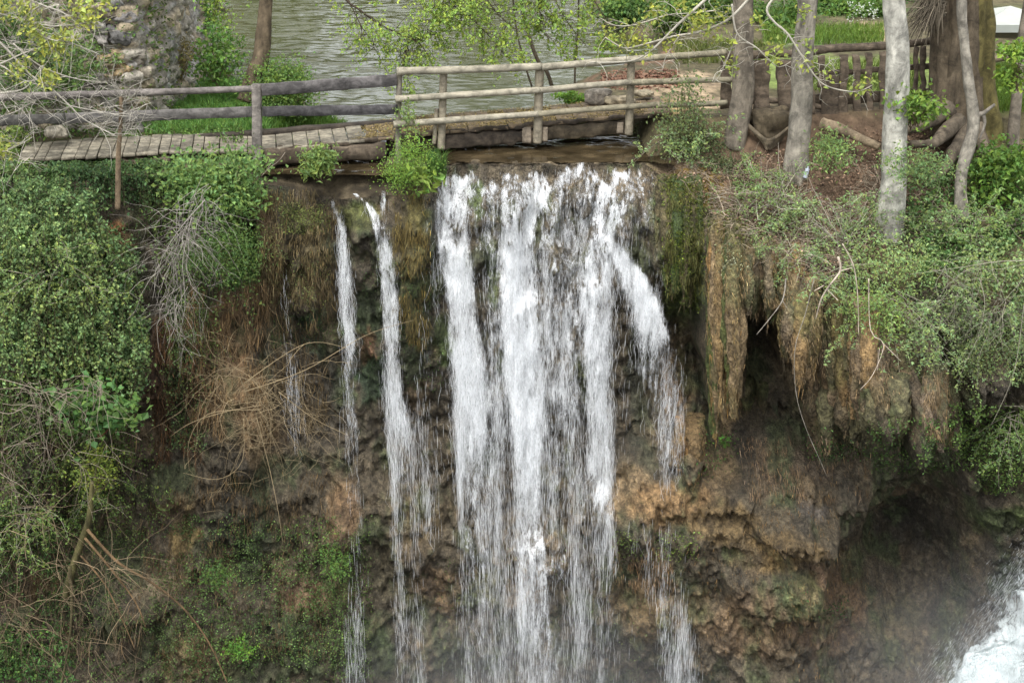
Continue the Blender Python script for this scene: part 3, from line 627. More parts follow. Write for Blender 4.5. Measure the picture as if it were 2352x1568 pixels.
# ---------------------------------------------------------------- tufa curtains: bundles of dripping stone pipes hanging off the overhang
def curtain(label, u0, u1, vt, vbf, n, r, cols, sink=.0, tilt=0.0, wv=.12):
    mb = MB(); K = 26; sides = 12; done = []
    for i in range(n):
        f = (i + rng.uniform(0, 1))/n; a = u0 + (u1 - u0)*f; vb = vbf(f) + rng.normal(0, 1)*r*1.1; v0 = vt + rng.uniform(-15, 25)
        b0 = a + tilt*(vb - v0) + rng.normal(0, 4)
        ys_ = min(float(SY(a, v0 + .35*(vb - v0))), float(SY(a, v0 + .6*(vb - v0)))) - .06 + sink + .10*rng.normal()
        t = np.linspace(0, 1, K); uu = a + (b0 - a)*t; vv = v0 + (vb - v0)*t
        L = P(uu, vv, ys_ + .55*(1 - t)**3 + .12*t*t); rr = px(r)*rng.uniform(.6, 1.25)*(1 - .72*sst(.55, 1.0, t)**1.5)*(1 + .18*fbm(np.stack([t*7 + i, 0*t, 0*t], -1), 2, 800))
        an = np.arange(sides)*2*math.pi/sides; D = np.stack([np.cos(an)*1.25, np.sin(an)*1.0, 0*an], -1)
        V_ = L[:, None] + D[None]*rr[:, None, None]; V_ = V_ + D[None]*(px(r)*.85*fbm(V_*[9, 9, 3.5], 4, 810, .75)[..., None])
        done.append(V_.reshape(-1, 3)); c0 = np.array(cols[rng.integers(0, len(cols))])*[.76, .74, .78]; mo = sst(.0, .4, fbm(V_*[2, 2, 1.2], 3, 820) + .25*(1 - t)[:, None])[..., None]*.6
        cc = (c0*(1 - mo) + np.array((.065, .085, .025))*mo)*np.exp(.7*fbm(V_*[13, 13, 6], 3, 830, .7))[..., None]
        idx = np.arange(K*sides).reshape(K, sides); nx = np.roll(idx, -1, 1)
        mb.add(V_, cc.reshape(-1, 3), np.stack([idx[:-1], nx[:-1], nx[1:], idx[1:]], -1).reshape(-1, 4))
        e_ = V_.reshape(-1, 3)[rng.integers(K*3, K*sides, 16)]; Q = e_[:, None] + np.zeros((1, 3, 1)); Q[:, :, 2] -= rng.uniform(.04, .16, 16)[:, None]*1.3*np.array([0, .5, 1]); Q[:, :, 1] -= .03
        Q[:, :, 0] += rng.normal(0, .02, (16, 1))*np.array([0, .5, 1]); ribbons(mb, Q, rng.uniform(.006, .016, 16)[:, None]*np.array([1, .8, .2]), vary(c0*.9, 16, .35, .2))
    for d_ in done: splat(d_)
    return tag(mb.build('tufa_curtain', M_rock), label, kind='structure')
TC = [(.33, .235, .12), (.27, .20, .11), (.36, .24, .10), (.22, .17, .10)]
curtain('tall narrow mossy tufa column hanging right of the main fall', 1634, 1696, 505, lambda f: 985 - 90*f + 25*math.sin(f*9), 20, 13, [(.38, .23, .08), (.34, .235, .10), (.13, .15, .04), (.30, .22, .11)])
curtain('shaggy brown tufa curtain over the dark recess', 1706, 1832, 560, lambda f: 735 - 30*abs(f - .4)*2, 22, 13, TC)
curtain('big drooping tufa curtain in the middle of the overhang', 1800, 1925, 640, lambda f: 830 + 95*f, 24, 14, TC)
curtain('rightmost broad tufa curtain under the green spray', 1915, 2085, 690, lambda f: 935 + 25*math.sin(f*6), 30, 14, TC)
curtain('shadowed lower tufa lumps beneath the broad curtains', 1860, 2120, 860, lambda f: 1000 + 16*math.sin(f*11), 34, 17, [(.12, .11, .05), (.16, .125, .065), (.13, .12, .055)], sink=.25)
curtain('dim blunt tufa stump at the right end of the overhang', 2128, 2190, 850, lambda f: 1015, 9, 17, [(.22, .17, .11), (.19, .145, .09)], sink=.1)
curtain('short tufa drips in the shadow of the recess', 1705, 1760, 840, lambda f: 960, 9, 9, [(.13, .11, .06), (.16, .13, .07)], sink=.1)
curtain('ochre tufa lip drips beside the right branch of the fall', 1555, 1605, 960, lambda f: 1075, 9, 13, [(.30, .19, .08), (.26, .18, .08)])
curtain('mossy tufa drips tucked against the right end of the fall', 1512, 1600, 415, lambda f: 640 + 60*f, 16, 12, [(.07, .11, .03), (.10, .13, .04), (.13, .11, .05)], sink=.12)

# ---------------------------------------------------------------- hanging roots and moss fibres on the rock
def hang(name, label, polys, mat_=M_fibre):
    mb = MB()
    for poly, n, L0, c, off in polys:
        u, v = scatter(poly, n, lambda a, b: sst(-.3, .25, fbm(np.stack([a/34, b/50, 0*a + n], -1), 3, 705))); n = len(u); b = S(u, v, off*.6); c = (np.array(c)*.66 + np.array(c).mean()*.12)
        cl = fbm(np.stack([u/30, v/60, 0*u], -1), 2, 700); L = .62*L0*rng.uniform(.35, 1.6, n)*(1 + .6*cl)
        K = 4; t = np.linspace(0, 1, K); Pn = b[:, None] + np.zeros((1, K, 1))
        Pn[:, :, 2] -= L[:, None]*t; Pn[:, :, 1] -= off*rng.uniform(.3, 1.4, n)[:, None]*np.sin(t*2.2)
        Pn[:, :, 0] += (rng.normal(0, .3, n)*L)[:, None]*t**1.5 + .025*fbm(np.stack([b[:, :1]*9 + 0*t, b[:, 2:]*5 - 6*L[:, None]*t, 0*b[:, :1] + 0*t], -1), 2, 707)
        ribbons(mb, Pn, rng.uniform(.003, .009, n)[:, None]*np.array([1, 1, .8, .3]), vary(c, n, .5, .3))
    return tag(mb.build(name, mat_), label, 'roots', kind='stuff')
def rect(a, b, c, d): return [(a, b), (c, b), (c, d), (a, d)]
hang('hanging_roots', 'tan hanging roots and fibres covering the overhanging rock', [
    (rect(590, 430, 780, 700), 2400, .17, (.15, .12, .06), .07), (rect(430, 640, 620, 1000), 2200, .25, (.20, .135, .07), .08), (rect(350, 720, 470, 1050), 1400, .25, (.13, .07, .035), .06),
    (rect(1620, 560, 1700, 960), 900, .14, (.20, .15, .07), .05), (rect(1700, 560, 1830, 700), 800, .1, (.19, .14, .07), .04), (rect(1790, 640, 2080, 930), 1900, .1, (.19, .14, .08), .05),
    (rect(2120, 830, 2190, 1000), 900, .2, (.19, .14, .08), .06), (rect(1530, 420, 1620, 700), 1200, .14, (.10, .11, .03), .05), (rect(900, 440, 990, 800), 1300, .2, (.15, .12, .04), .05),
    (rect(590, 620, 760, 1000), 1600, .35, (.10, .075, .04), .06), (rect(1700, 1000, 2000, 1150), 900, .16, (.2, .14, .09), .06), (rect(300, 1080, 800, 1500), 2600, .16, (.13, .09, .045), .05),
    (rect(1400, 1230, 1560, 1350), 700, .14, (.2, .13, .07), .05), (rect(0, 900, 330, 1500), 1800, .3, (.15, .11, .07), .12), (rect(1560, 1080, 2000, 1560), 1500, .08, (.17, .11, .05), .03)])

# ---------------------------------------------------------------- ivy and other cover on rock and bank
def cover(name, label, specs, cat='ivy', trail=0):
    mb = MB()
    for poly, n, size, c, thick, hole in specs:
        u, v = scatter(poly, n, lambda a, b: sst(-.45 + hole, .05 + hole, fbm(np.stack([a/62, b/50, 0*a + n], -1), 3, 720) + .12))
        n2 = len(u); lump = .6*fbm(np.stack([u/45, v/38, 0*u], -1), 3, 730) + .7*fbm(np.stack([u/19, v/17, 0*u], -1), 2, 733)
        off = thick*(np.clip(.55 + lump*1.1, .05, 1.6))*rng.uniform(.25, 1, n2)**.6
        b = S(u, v, off); b[:, 2] += off*.25
        leaves(mb, b, size, vary(np.array(c)*1.0, n2, .42, .25)*np.exp(.45*fbm(np.stack([u/26, v/24, 0*u], -1), 2, 736))[:, None], spread=.75, up=(0, -.6, .8))
        if trail:
            ns = int(n*trail); u, v = scatter(poly, ns); ns = len(u); st = S(u, v, thick*.7 + .1); K = 16
            Ls = rng.uniform(.3, 1.1, ns); t = np.linspace(0, 1, K); Q = st[:, None] + np.zeros((1, K, 1)); Q[:, :, 2] -= Ls[:, None]*t
            Q[:, :, 0] += (rng.normal(0, .25, ns)*Ls)[:, None]*t**1.5; Q[:, :, 1] -= .1*np.sin(t*3)[None]
            tubes(mb, Q[:, ::3], .003, (.16, .13, .08)); Q = (Q + rng.normal(0, .022, Q.shape)).reshape(-1, 3); leaves(mb, Q, size, vary(np.array(c)*1.12, len(Q), .3, .4), spread=.7, up=(0, -.7, .6))
    return tag(mb.build(name, M_leaf, smooth=False), label, cat, kind='stuff')
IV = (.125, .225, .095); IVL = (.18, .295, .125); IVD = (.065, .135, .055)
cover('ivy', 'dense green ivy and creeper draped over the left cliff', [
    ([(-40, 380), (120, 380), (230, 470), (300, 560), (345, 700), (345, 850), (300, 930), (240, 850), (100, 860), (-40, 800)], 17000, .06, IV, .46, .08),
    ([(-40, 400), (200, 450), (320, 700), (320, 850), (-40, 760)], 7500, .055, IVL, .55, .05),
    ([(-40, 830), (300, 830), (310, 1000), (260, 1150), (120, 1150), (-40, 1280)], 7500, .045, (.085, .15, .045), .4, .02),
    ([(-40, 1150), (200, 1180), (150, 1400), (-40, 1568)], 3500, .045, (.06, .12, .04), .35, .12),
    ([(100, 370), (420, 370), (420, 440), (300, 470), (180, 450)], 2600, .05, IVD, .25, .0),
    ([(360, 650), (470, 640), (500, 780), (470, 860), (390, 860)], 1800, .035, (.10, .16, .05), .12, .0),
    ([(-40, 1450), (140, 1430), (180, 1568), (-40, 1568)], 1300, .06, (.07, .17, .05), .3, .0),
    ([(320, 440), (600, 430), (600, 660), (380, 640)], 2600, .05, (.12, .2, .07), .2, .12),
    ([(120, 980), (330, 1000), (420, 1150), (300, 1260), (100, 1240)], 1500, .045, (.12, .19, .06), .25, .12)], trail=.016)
cover('moss', 'small ferns and moss tufts on the lower rock', [
    ([(420, 1180), (760, 1230), (830, 1568), (420, 1568)], 8200, .038, (.09, .16, .055), .12, .05), ([(150, 1230), (440, 1200), (440, 1568), (150, 1568)], 4200, .038, (.085, .14, .05), .14, .12), ([(380, 650), (480, 650), (470, 1040), (390, 1040)], 2600, .04, (.10, .17, .07), .14, .02), ([(600, 460), (760, 460), (760, 720), (600, 700)], 2000, .032, (.12, .15, .06), .1, .12), ([(1000, 1250), (1560, 1230), (1560, 1568), (1000, 1568)], 1500, .032, (.09, .13, .05), .06, .18), ([(660, 1180), (850, 1200), (860, 1568), (760, 1568)], 2400, .035, (.08, .14, .04), .1, .1),
    ([(1990, 980), (2200, 960), (2200, 1090), (2010, 1080)], 1600, .04, (.07, .14, .04), .12, .0), ([(1400, 1220), (1620, 1230), (1600, 1290), (1400, 1280)], 500, .035, (.12, .19, .05), .08, .1),
    ([(1490, 385), (1600, 430), (1700, 490), (1780, 570), (1700, 580), (1640, 520), (1520, 430)], 2200, .032, (.13, .15, .04), .05, .0), ([(1520, 400), (1620, 420), (1600, 720), (1530, 700)], 3800, .03, (.085, .12, .02), .06, .0), ([(640, 470), (760, 470), (750, 540), (650, 540)], 900, .035, (.14, .18, .06), .12, .1),
    ([(830, 600), (1000, 600), (1020, 900), (840, 900)], 1300, .026, (.05, .10, .03), .05, .1), ([(620, 730), (770, 720), (780, 800), (620, 800)], 500, .03, (.05, .1, .03), .05, .1),
    ([(2180, 930), (2360, 950), (2352, 1110), (2290, 1140), (2200, 1060)], 2800, .045, (.11, .2, .055), .3, -.1), ([(1620, 980), (1700, 1000), (1690, 1080), (1600, 1110)], 160, .04, (.07, .16, .04), .08, .1),
    ([(1840, 980), (2000, 980), (1990, 1050), (1850, 1060)], 350, .04, (.06, .13, .04), .08, .1), ([(1850, 1330), (1950, 1330), (1930, 1420), (1840, 1400)], 300, .04, (.04, .09, .03), .08, .1)], 'moss')
cover('ground_cover', 'low green plants and ivy over the right slope', [
    ([(1400, 310), (1500, 280), (1640, 300), (1720, 380), (1640, 400), (1560, 360), (1440, 340)], 2300, .045, (.13, .18, .09), .14, .0),
    ([(1640, 360), (1800, 400), (1900, 520), (1900, 620), (1700, 500)], 1500, .035, (.12, .16, .07), .14, .12),
    ([(2080, 400), (2400, 330), (2400, 700), (2200, 700), (2080, 600)], 4200, .075, (.085, .17, .055), .35, .08),
    ([(1850, 560), (2120, 520), (2360, 640), (2360, 900), (2250, 860), (2100, 700), (1900, 640)], 2600, .055, (.2, .31, .13), .3, .15),
    ([(1640, 560), (1700, 560), (1700, 640), (1650, 640)], 260, .03, (.2, .24, .14), .08, .0),
    ([(2060, 690), (2180, 680), (2260, 740), (2230, 860), (2150, 850), (2080, 790)], 3600, .034, (.17, .21, .13), .32, -.1)], 'plants')
cover('undergrowth', 'low green weeds growing on the left river bank', [
    ([(-40, 240), (120, 260), (380, 240), (560, 230), (560, 320), (380, 345), (240, 310), (60, 310), (-40, 330)], 7000, .055, (.10, .19, .05), .22, -.1),
    ([(-40, 366), (250, 372), (420, 358), (430, 410), (-40, 412)], 3200, .055, (.08, .16, .05), .12, -.15),
    ([(-40, 290), (60, 310), (70, 380), (-40, 400)], 1300, .05, (.13, .22, .06), .3, -.1),
    ([(330, 180), (560, 180), (560, 230), (330, 240)], 1800, .06, (.10, .2, .05), .2, -.1)], 'plants')

# grass
def grass(name, label, specs):
    mb = MB()
    for poly, n, L0, c in specs:
        u, v = scatter(poly, n); n2 = len(u); b = S(u, v); K = 4; t = np.linspace(0, 1, K)
        L = L0*rng.uniform(.5, 1.3, n2); lean = rng.normal(0, .35, (n2, 2))
        Pn = b[:, None] + np.zeros((1, K, 1)); Pn[:, :, 2] += L[:, None]*(t - .25*t*t)
        Pn[:, :, 0] += (lean[:, 0]*L)[:, None]*t*t; Pn[:, :, 1] += ((lean[:, 1] - .25)*L)[:, None]*t*t
        ribbons(mb, Pn, .012*np.array([1, .9, .6, .1])[None], vary(c, n2, .25, .3))
    return tag(mb.build(name, M_leaf), label, 'grass', kind='stuff')
grass('grass', 'green grass along the river banks', [(rect(330, 190, 620, 310), 9000, .22, (.13, .30, .08)), (rect(600, 255, 800, 305), 3500, .16, (.10, .22, .05)), ([(1750, 70), (2030, 60), (2030, 105), (1750, 100)], 3500, .2, (.17, .30, .07)),
      ([(2260, 150), (2400, 150), (2400, 260), (2280, 260)], 3500, .2, (.13, .24, .05)), (rect(1550, 95, 1760, 150), 2500, .14, (.16, .22, .07)), (rect(1800, 140, 2120, 215), 3500, .14, (.15, .22, .06)), (rect(490, 600, 590, 670), 900, .3, (.08, .19, .06)), (rect(540, 560, 600, 640), 300, .3, (.08, .2, .06)),
      (rect(980, 340, 1025, 420), 500, .25, (.08, .19, .05))])

# dead twigs and leaf litter over the right slope
mb = MB(); u, v = scatter([(1540, 380), (1700, 370), (1850, 380), (2100, 340), (2200, 500), (2150, 640), (1900, 640), (1700, 540)], 1900, lambda a, b: sst(-.25, .3, fbm(np.stack([a/50, b/40, 0*a], -1), 3, 741)))
b = S(u, v, .03); n = len(u); dirs = np.stack([rng.normal(0, 1, n), rng.normal(-.2, .4, n), rng.normal(.0, .45, n)], -1)
twigs(mb, b, dirs, .45, .0055, (.27, .22, .16), grav=.12, K=6, wob=.28)
u, v = scatter([(1540, 390), (1700, 370), (2100, 280), (2300, 400), (2150, 640), (1900, 640), (1700, 540)], 9000); leaves(mb, S(u, v, .02), .05, vary((.16, .105, .07), len(u), .5, 0)*np.exp(.6*fbm(np.stack([u/40, v/30, 0*u], -1), 3, 740))[:, None], droop=.1)
u, v = scatter([(1380, 165), (1560, 160), (1560, 200), (1400, 205)], 1500); leaves(mb, S(u, v, .01), .07, vary((.22, .12, .08), len(u), .3, 0), droop=.1)
tag(mb.build('leaf_litter', M_twig, smooth=False), 'dead brown leaves and twigs strewn over the right slope', 'litter', kind='stuff')

# ---------------------------------------------------------------- bushes and plants
def bush(label, cu_, cv_, ru, rv, y, depth, n, size, c, cat='bush', name='bush', group=None, stems=14, clumps=26, width=.6, twc=(.16, .12, .07), droop=.35, up=(0, -.45, .9), base=None, spread=.55):
    c0 = P(cu_, cv_, y); rx = px(ru); rz = px(rv)
    bs = P(cu_, cv_ + rv*.9, y + .1) if base is None else np.array(base)
    root = thing(name, bs, label, cat, group)
    cc = rng.normal(0, 1, (clumps, 3)); cc = unit(cc)*rng.uniform(.25, .95, (clumps, 1))**.6*[rx, depth, rz] + c0
    ci = rng.integers(0, clumps, n); sc = min(rx, rz)*.38
    pts = cc[ci] + rng.normal(0, 1, (n, 3))*[sc, sc, sc*.75]
    shade = np.exp(rng.normal(0, .16, clumps))[ci][:, None]
    mb = MB(); leaves(mb, pts, size, vary(c, n, .22, .35)*shade, width=width, droop=droop, up=up, spread=spread); mb.build('foliage', M_leaf, root, smooth=False)
    mb = MB(); k = np.arange(stems) % clumps; tgt = cc[k]
    s0 = bs + rng.normal(0, .04, (stems, 3)); mid = (s0 + tgt)/2 + rng.normal(0, .08, (stems, 3))
    t = np.linspace(0, 1, 6)[None, :, None]; Pn = s0[:, None]*(1-t)**2 + 2*mid[:, None]*t*(1-t) + tgt[:, None]*t*t
    tubes(mb, Pn, np.linspace(.009, .003, 6)[None], twc, 4); mb.build('stems', M_twig, root)
    return root
GB = (.14, .27, .09); GL = (.18, .3, .1)
bush('leafy green bush hanging over the edge below the dark railing post', 495, 410, 105, 75, -1.9, .35, 5200, .075, GB, stems=20, clumps=42)
bush('small round green shrub growing from a gap under the plank beam', 727, 370, 34, 34, -1.35, .2, 900, .085, GL, clumps=14, width=.45)
bush('bright feathery green shrub at the left lip of the main fall', 940, 385, 50, 62, -1.35, .22, 4200, .032, (.15, .3, .06), clumps=30)
bush('broad leafed dock plant beside the feathery shrub at the fall lip', 975, 405, 34, 38, -1.5, .12, 60, .17, (.17, .3, .07), cat='plant', name='plant', clumps=14, width=.4, stems=8)
bush('thin green climber twining up the first log railing post', 940, 270, 22, 62, -.55, .1, 420, .04, GL, cat='climber', name='climber', clumps=14, stems=5)
bush('green bush with upright sprigs growing from the cliff below the left bush', 510, 585, 78, 60, -2.3, .25, 4200, .05, (.11, .22, .07), clumps=34, width=.35)
bush('broad leafed shrub with red stems low on the left cliff', 225, 940, 80, 62, -4.1, .25, 560, .12, (.07, .17, .05), clumps=30, width=.75, twc=(.22, .08, .05))
bush('green bush on the river bank behind the dark railing', 650, 200, 85, 62, 1.6, .5, 5200, .055, (.12, .24, .06), clumps=40)
bush('young green saplings beside the ruined wall', 500, 125, 52, 70, 3.0, .5, 1100, .09, (.11, .25, .06), clumps=26, stems=18)
bush('green shrub at the far foot of the ruined wall', 455, 40, 50, 50, 6.0, .5, 900, .08, (.09, .22, .05), clumps=22)
bush('low fern like plant by the boulder at the right end of the footbridge', 1315, 225, 48, 15, 1.9, .3, 800, .06, (.13, .28, .05), cat='plant', name='plant', clumps=20, stems=12)
bush('thin grey green shrub with bare stems at the right end of the log railing', 1570, 260, 55, 80, -.3, .3, 1500, .05, (.13, .2, .09), clumps=40, stems=30)
bush('ferny green spray standing on the slope between the two right trunks', 1910, 350, 48, 45, -1.3, .25, 1100, .06, (.18, .31, .12), clumps=24, width=.35)
bush('green spray crossing the foot of the palest trunk', 2110, 385, 95, 40, -2.0, .3, 1300, .06, (.16, .28, .12), clumps=36, width=.4)
bush('light green leafy spray in front of the old tree root', 2100, 250, 62, 42, -1.3, .25, 650, .09, (.13, .25, .05), clumps=22, stems=16)
bush('broad leaved green shrub at the right edge beside the thin trunk', 2300, 400, 60, 70, -1.0, .4, 1500, .09, (.10, .22, .045), clumps=32)
bush('bright green branch hanging in at the upper right edge', 2335, 150, 30, 60, -1.6, .3, 600, .09, (.16, .3, .05), clumps=20)
bush('large ferny light green bush spilling over the right cliff edge', 2050, 610, 105, 75, -2.9, .4, 1500, .06, (.22, .35, .15), clumps=50, width=.38, stems=36)
bush('tangled green bush with bare stems at the far right edge of the cliff', 2290, 640, 90, 80, -3.0, .4, 1300, .06, (.19, .3, .13), clumps=46, stems=40)
bush('drooping light green twigs over the brown tufa curtain', 2010, 720, 55, 75, -3.5, .25, 1500, .055, (.19, .32, .11), clumps=34, width=.38, stems=24)
bush('grey green shrub clinging below the grey ivy at the right edge', 2280, 820, 80, 60, -3.1, .3, 2200, .04, (.13, .2, .09), clumps=36, stems=30)
bush('yellow green leafy shoots low on the left cliff', 220, 1080, 42, 55, -4.0, .25, 900, .045, (.17, .25, .05), clumps=22)
bush('small bright green fern low on the left rock', 555, 1490, 32, 30, -3.1, .12, 420, .045, (.09, .24, .04), cat='fern', name='fern', clumps=14)
bush('green fern tuft beside the thin left stream near the bottom', 770, 1290, 34, 50, -2.3, .12, 800, .04, (.10, .22, .06), cat='fern', name='fern', clumps=20)
bush('small green fern on the rock left of the lower stream', 500, 1330, 32, 40, -3.2, .12, 420, .05, (.08, .18, .05), cat='fern', name='fern', clumps=16)
bush('small green plant at the foot of the long hanging tufa column', 1665, 1010, 16, 14, -1.6, .08, 60, .06, (.09, .24, .05), cat='plant', name='plant', clumps=6)
bush('white flowered creeper on the long hanging tufa column', 1680, 605, 18, 30, -2.9, .08, 420, .03, (.3, .34, .24), cat='creeper', name='creeper', clumps=12)
def sprig(label, foot, n, L0, size, c, spreadv=(1, .5, .5), lean=(0, -.3, .8), grav=.16, per=26, name='bush', cat='bush', twc=(.33, .3, .23)):
    """an airy shrub: arching twigs with leaves set along them"""
    u, v, off = foot; b0 = S(np.array([u]), np.array([v]), off)[0] if off < 5 else P(u, v, off - 10); root = thing(name, b0, label, cat)
    mb = MB(); st = b0 + rng.normal(0, .1, (n, 3)); Pn = twigs(mb, st, np.array(lean) + rng.normal(0, 1, (n, 3))*spreadv, L0, .006, twc, grav=grav, K=8, wob=.14)
    s2 = Pn[rng.integers(0, n, n*2), rng.integers(2, 7, n*2)]; P2 = twigs(mb, s2, np.array(lean)*.3 + rng.normal(0, 1, (n*2, 3))*spreadv, L0*.45, .0035, twc, grav=grav, K=8, wob=.14)
    mb.build('stems', M_twig, root); A = np.concatenate([Pn, P2]); m = n*3*per
    i = rng.integers(0, len(A), m); f = rng.uniform(1.5, 6.99, m); k = f.astype(int); f = (f - k)[:, None]
    p = A[i, k]*(1-f) + A[i, k+1]*f + rng.normal(0, .028, (m, 3)); mb = MB(); leaves(mb, p, size, vary(c, m, .22, .35), width=.42, spread=.4, up=(0, -.3, 1), droop=.2)
    mb.build('foliage', M_leaf, root, smooth=False); return root
SG1 = (.23, .37, .17); SG2 = (.18, .32, .12)
sprig('airy light green sapling spray left of the leaning brown grey trunk', (1590, 330, .1), 16, .9, .06, SG1)
sprig('light green sapling in front of the foot of the straight grey trunk', (1790, 500, .1), 12, .7, .055, SG1)
sprig('feathery light green shoots just left of the palest trunk foot', (1960, 520, .1), 18, .9, .06, SG1)
sprig('feathery light green shoots right of the palest trunk foot', (2130, 520, .1), 20, 1.0, .06, SG1)
sprig('loose green shoots around the foot of the crooked tree', (2220, 560, .2), 18, 1.1, .065, SG2)
sprig('loose green shoots at the right edge below the thin tree', (2330, 520, .2), 20, 1.1, .075, SG2)
sprig('light green spray arching over the top of the brown curtains', (1900, 640, .2), 18, .9, .055, SG1, lean=(.2, -.5, .1))
sprig('wide light green spray spilling over the edge left of the grey ivy', (2050, 690, .3), 26, 1.1, .06, SG1, lean=(.0, -.5, -.1))
sprig('pale stemmed green spray spilling over the far right cliff edge', (2290, 720, .3), 24, 1.2, .055, SG1, lean=(-.2, -.5, -.1))
sprig('small green sprout on the moss beside the leaning trunk foot', (1740, 420, .1), 9, .45, .045, SG2)
sprig('dry pale stemmed shrub with few leaves on the litter right of the leaning trunk', (1770, 470, .05), 24, .8, .045, SG2, per=8, twc=(.42, .38, .31), grav=.03)
sprig('bare pale stems standing between the straight and the palest trunk', (1930, 560, .05), 26, .95, .045, SG1, per=5, twc=(.42, .38, .31), grav=.0)
sprig('low sprawling green sprout above the mossy column', (1660, 470, .05), 14, .6, .045, SG2, per=16, lean=(.1, -.5, .3))
sprig('green shoots with dry stems at the brink left of the brown curtain top', (1830, 580, .05), 18, .75, .05, SG1, per=14, lean=(0, -.5, .3), twc=(.4, .36, .28))
sprig('leafy shoots covering the top of the mossy limb at lower left', (212, 1130, .5), 14, .7, .055, (.14, .25, .08), lean=(.1, -.5, .1))
sprig('dark green brambles filling the corner beside the ruined wall', (20, 120, 10.2), 26, 1.3, .08, (.08, .17, .055), grav=.08)
sprig('green leaves crowding the wall foot behind the bare branches', (120, 235, 10.1), 20, .9, .075, (.11, .23, .07), grav=.05)
sprig('tiny light sprout on the tufa column top', (1720, 560, .1), 8, .4, .04, SG1)
sprig('green shoots hanging down the right edge above the mist', (2330, 950, .3), 18, .9, .055, SG2, lean=(0, -.4, -.4))
sprig('light green brambles arching out of the left ivy', (120, 620, .5), 16, .9, .055, (.2, .32, .11), lean=(.2, -.6, .2))
sprig('light green brambles low on the left edge', (60, 1180, .4), 16, .9, .055, (.15, .26, .08), lean=(.3, -.6, .1))
sprig('green weeds overhanging the left end of the planks', (30, 330, .3), 16, .7, .07, (.2, .32, .10), lean=(.1, -.3, .6))
sprig('dark leaved shrub against the left part of the ruined wall', (60, 215, 10.2), 26, 1.5, .08, (.10, .2, .06), grav=.05)
sprig('green shrub climbing the middle of the ruined wall', (165, 205, 10.3), 16, 1.0, .08, (.12, .23, .07), grav=.05)
# far bank shrubs, top right
for cu_, cv_, ru, rv, y, c, lb in ((1440, 15, 62, 35, 13.5, (.045, .12, .025), 'dark green bush overhanging the far water edge'), (1560, 15, 60, 50, 13, (.06, .14, .03), 'green bush on the far bank left of the leaning trunk'),
        (1640, 60, 75, 40, 10.5, (.10, .2, .045), 'yellow green shrub on the far bank behind the leaning trunk'), (1790, 40, 70, 45, 9.5, (.08, .18, .04), 'bushy green shrub on the far bank between the two left trunks'), (1900, 20, 80, 36, 11, (.07, .16, .035), 'green hedge shrub on the far bank behind the grass'),
        (1980, 25, 70, 34, 10.5, (.09, .2, .04), 'far bank shrub dotted with white blossom left of the palest trunk'), (2110, 30, 60, 60, 12, (.05, .12, .03), 'dark bush behind the old tree'), (2310, 5, 70, 22, 16, (.06, .15, .03), 'green bush behind the white gazebo'), (1700, 10, 60, 30, 14, (.04, .1, .025), 'darkest bush behind the leaning trunk')):
    bush(lb, cu_, cv_, ru*1.35, rv*1.35, y, .9, 2600, .11, c, group='bushes on the far bank', clumps=40)
for cu_, cv_, ru, rv, c, lb in ((1450, 22, 80, 46, (.07, .16, .04), 'dark green shrub leaning over the water at the far bank corner'), (1550, 40, 70, 50, (.10, .2, .05), 'mid green shrub on the far bank just above the railing end'), (1640, 20, 70, 40, (.07, .15, .035), 'dense green shrub at the top edge left of the leaning trunk')):
    bush(lb, cu_, cv_, ru*1.2, rv*1.2, float(SY(cu_, cv_ + 20)) - .5, .6, 2600, .10, c, group='bushes on the far bank', clumps=40)
mb = MB(); u, v = scatter(rect(1945, 5, 2020, 50), 90); 
fl = P(u, v, 9.4); leaves(mb, fl, .055, (.6, .64, .55)); tag(mb.build('blossom', M_leaf, smooth=False), 'white blossom clusters on the far bank shrub', 'blossom', kind='stuff')

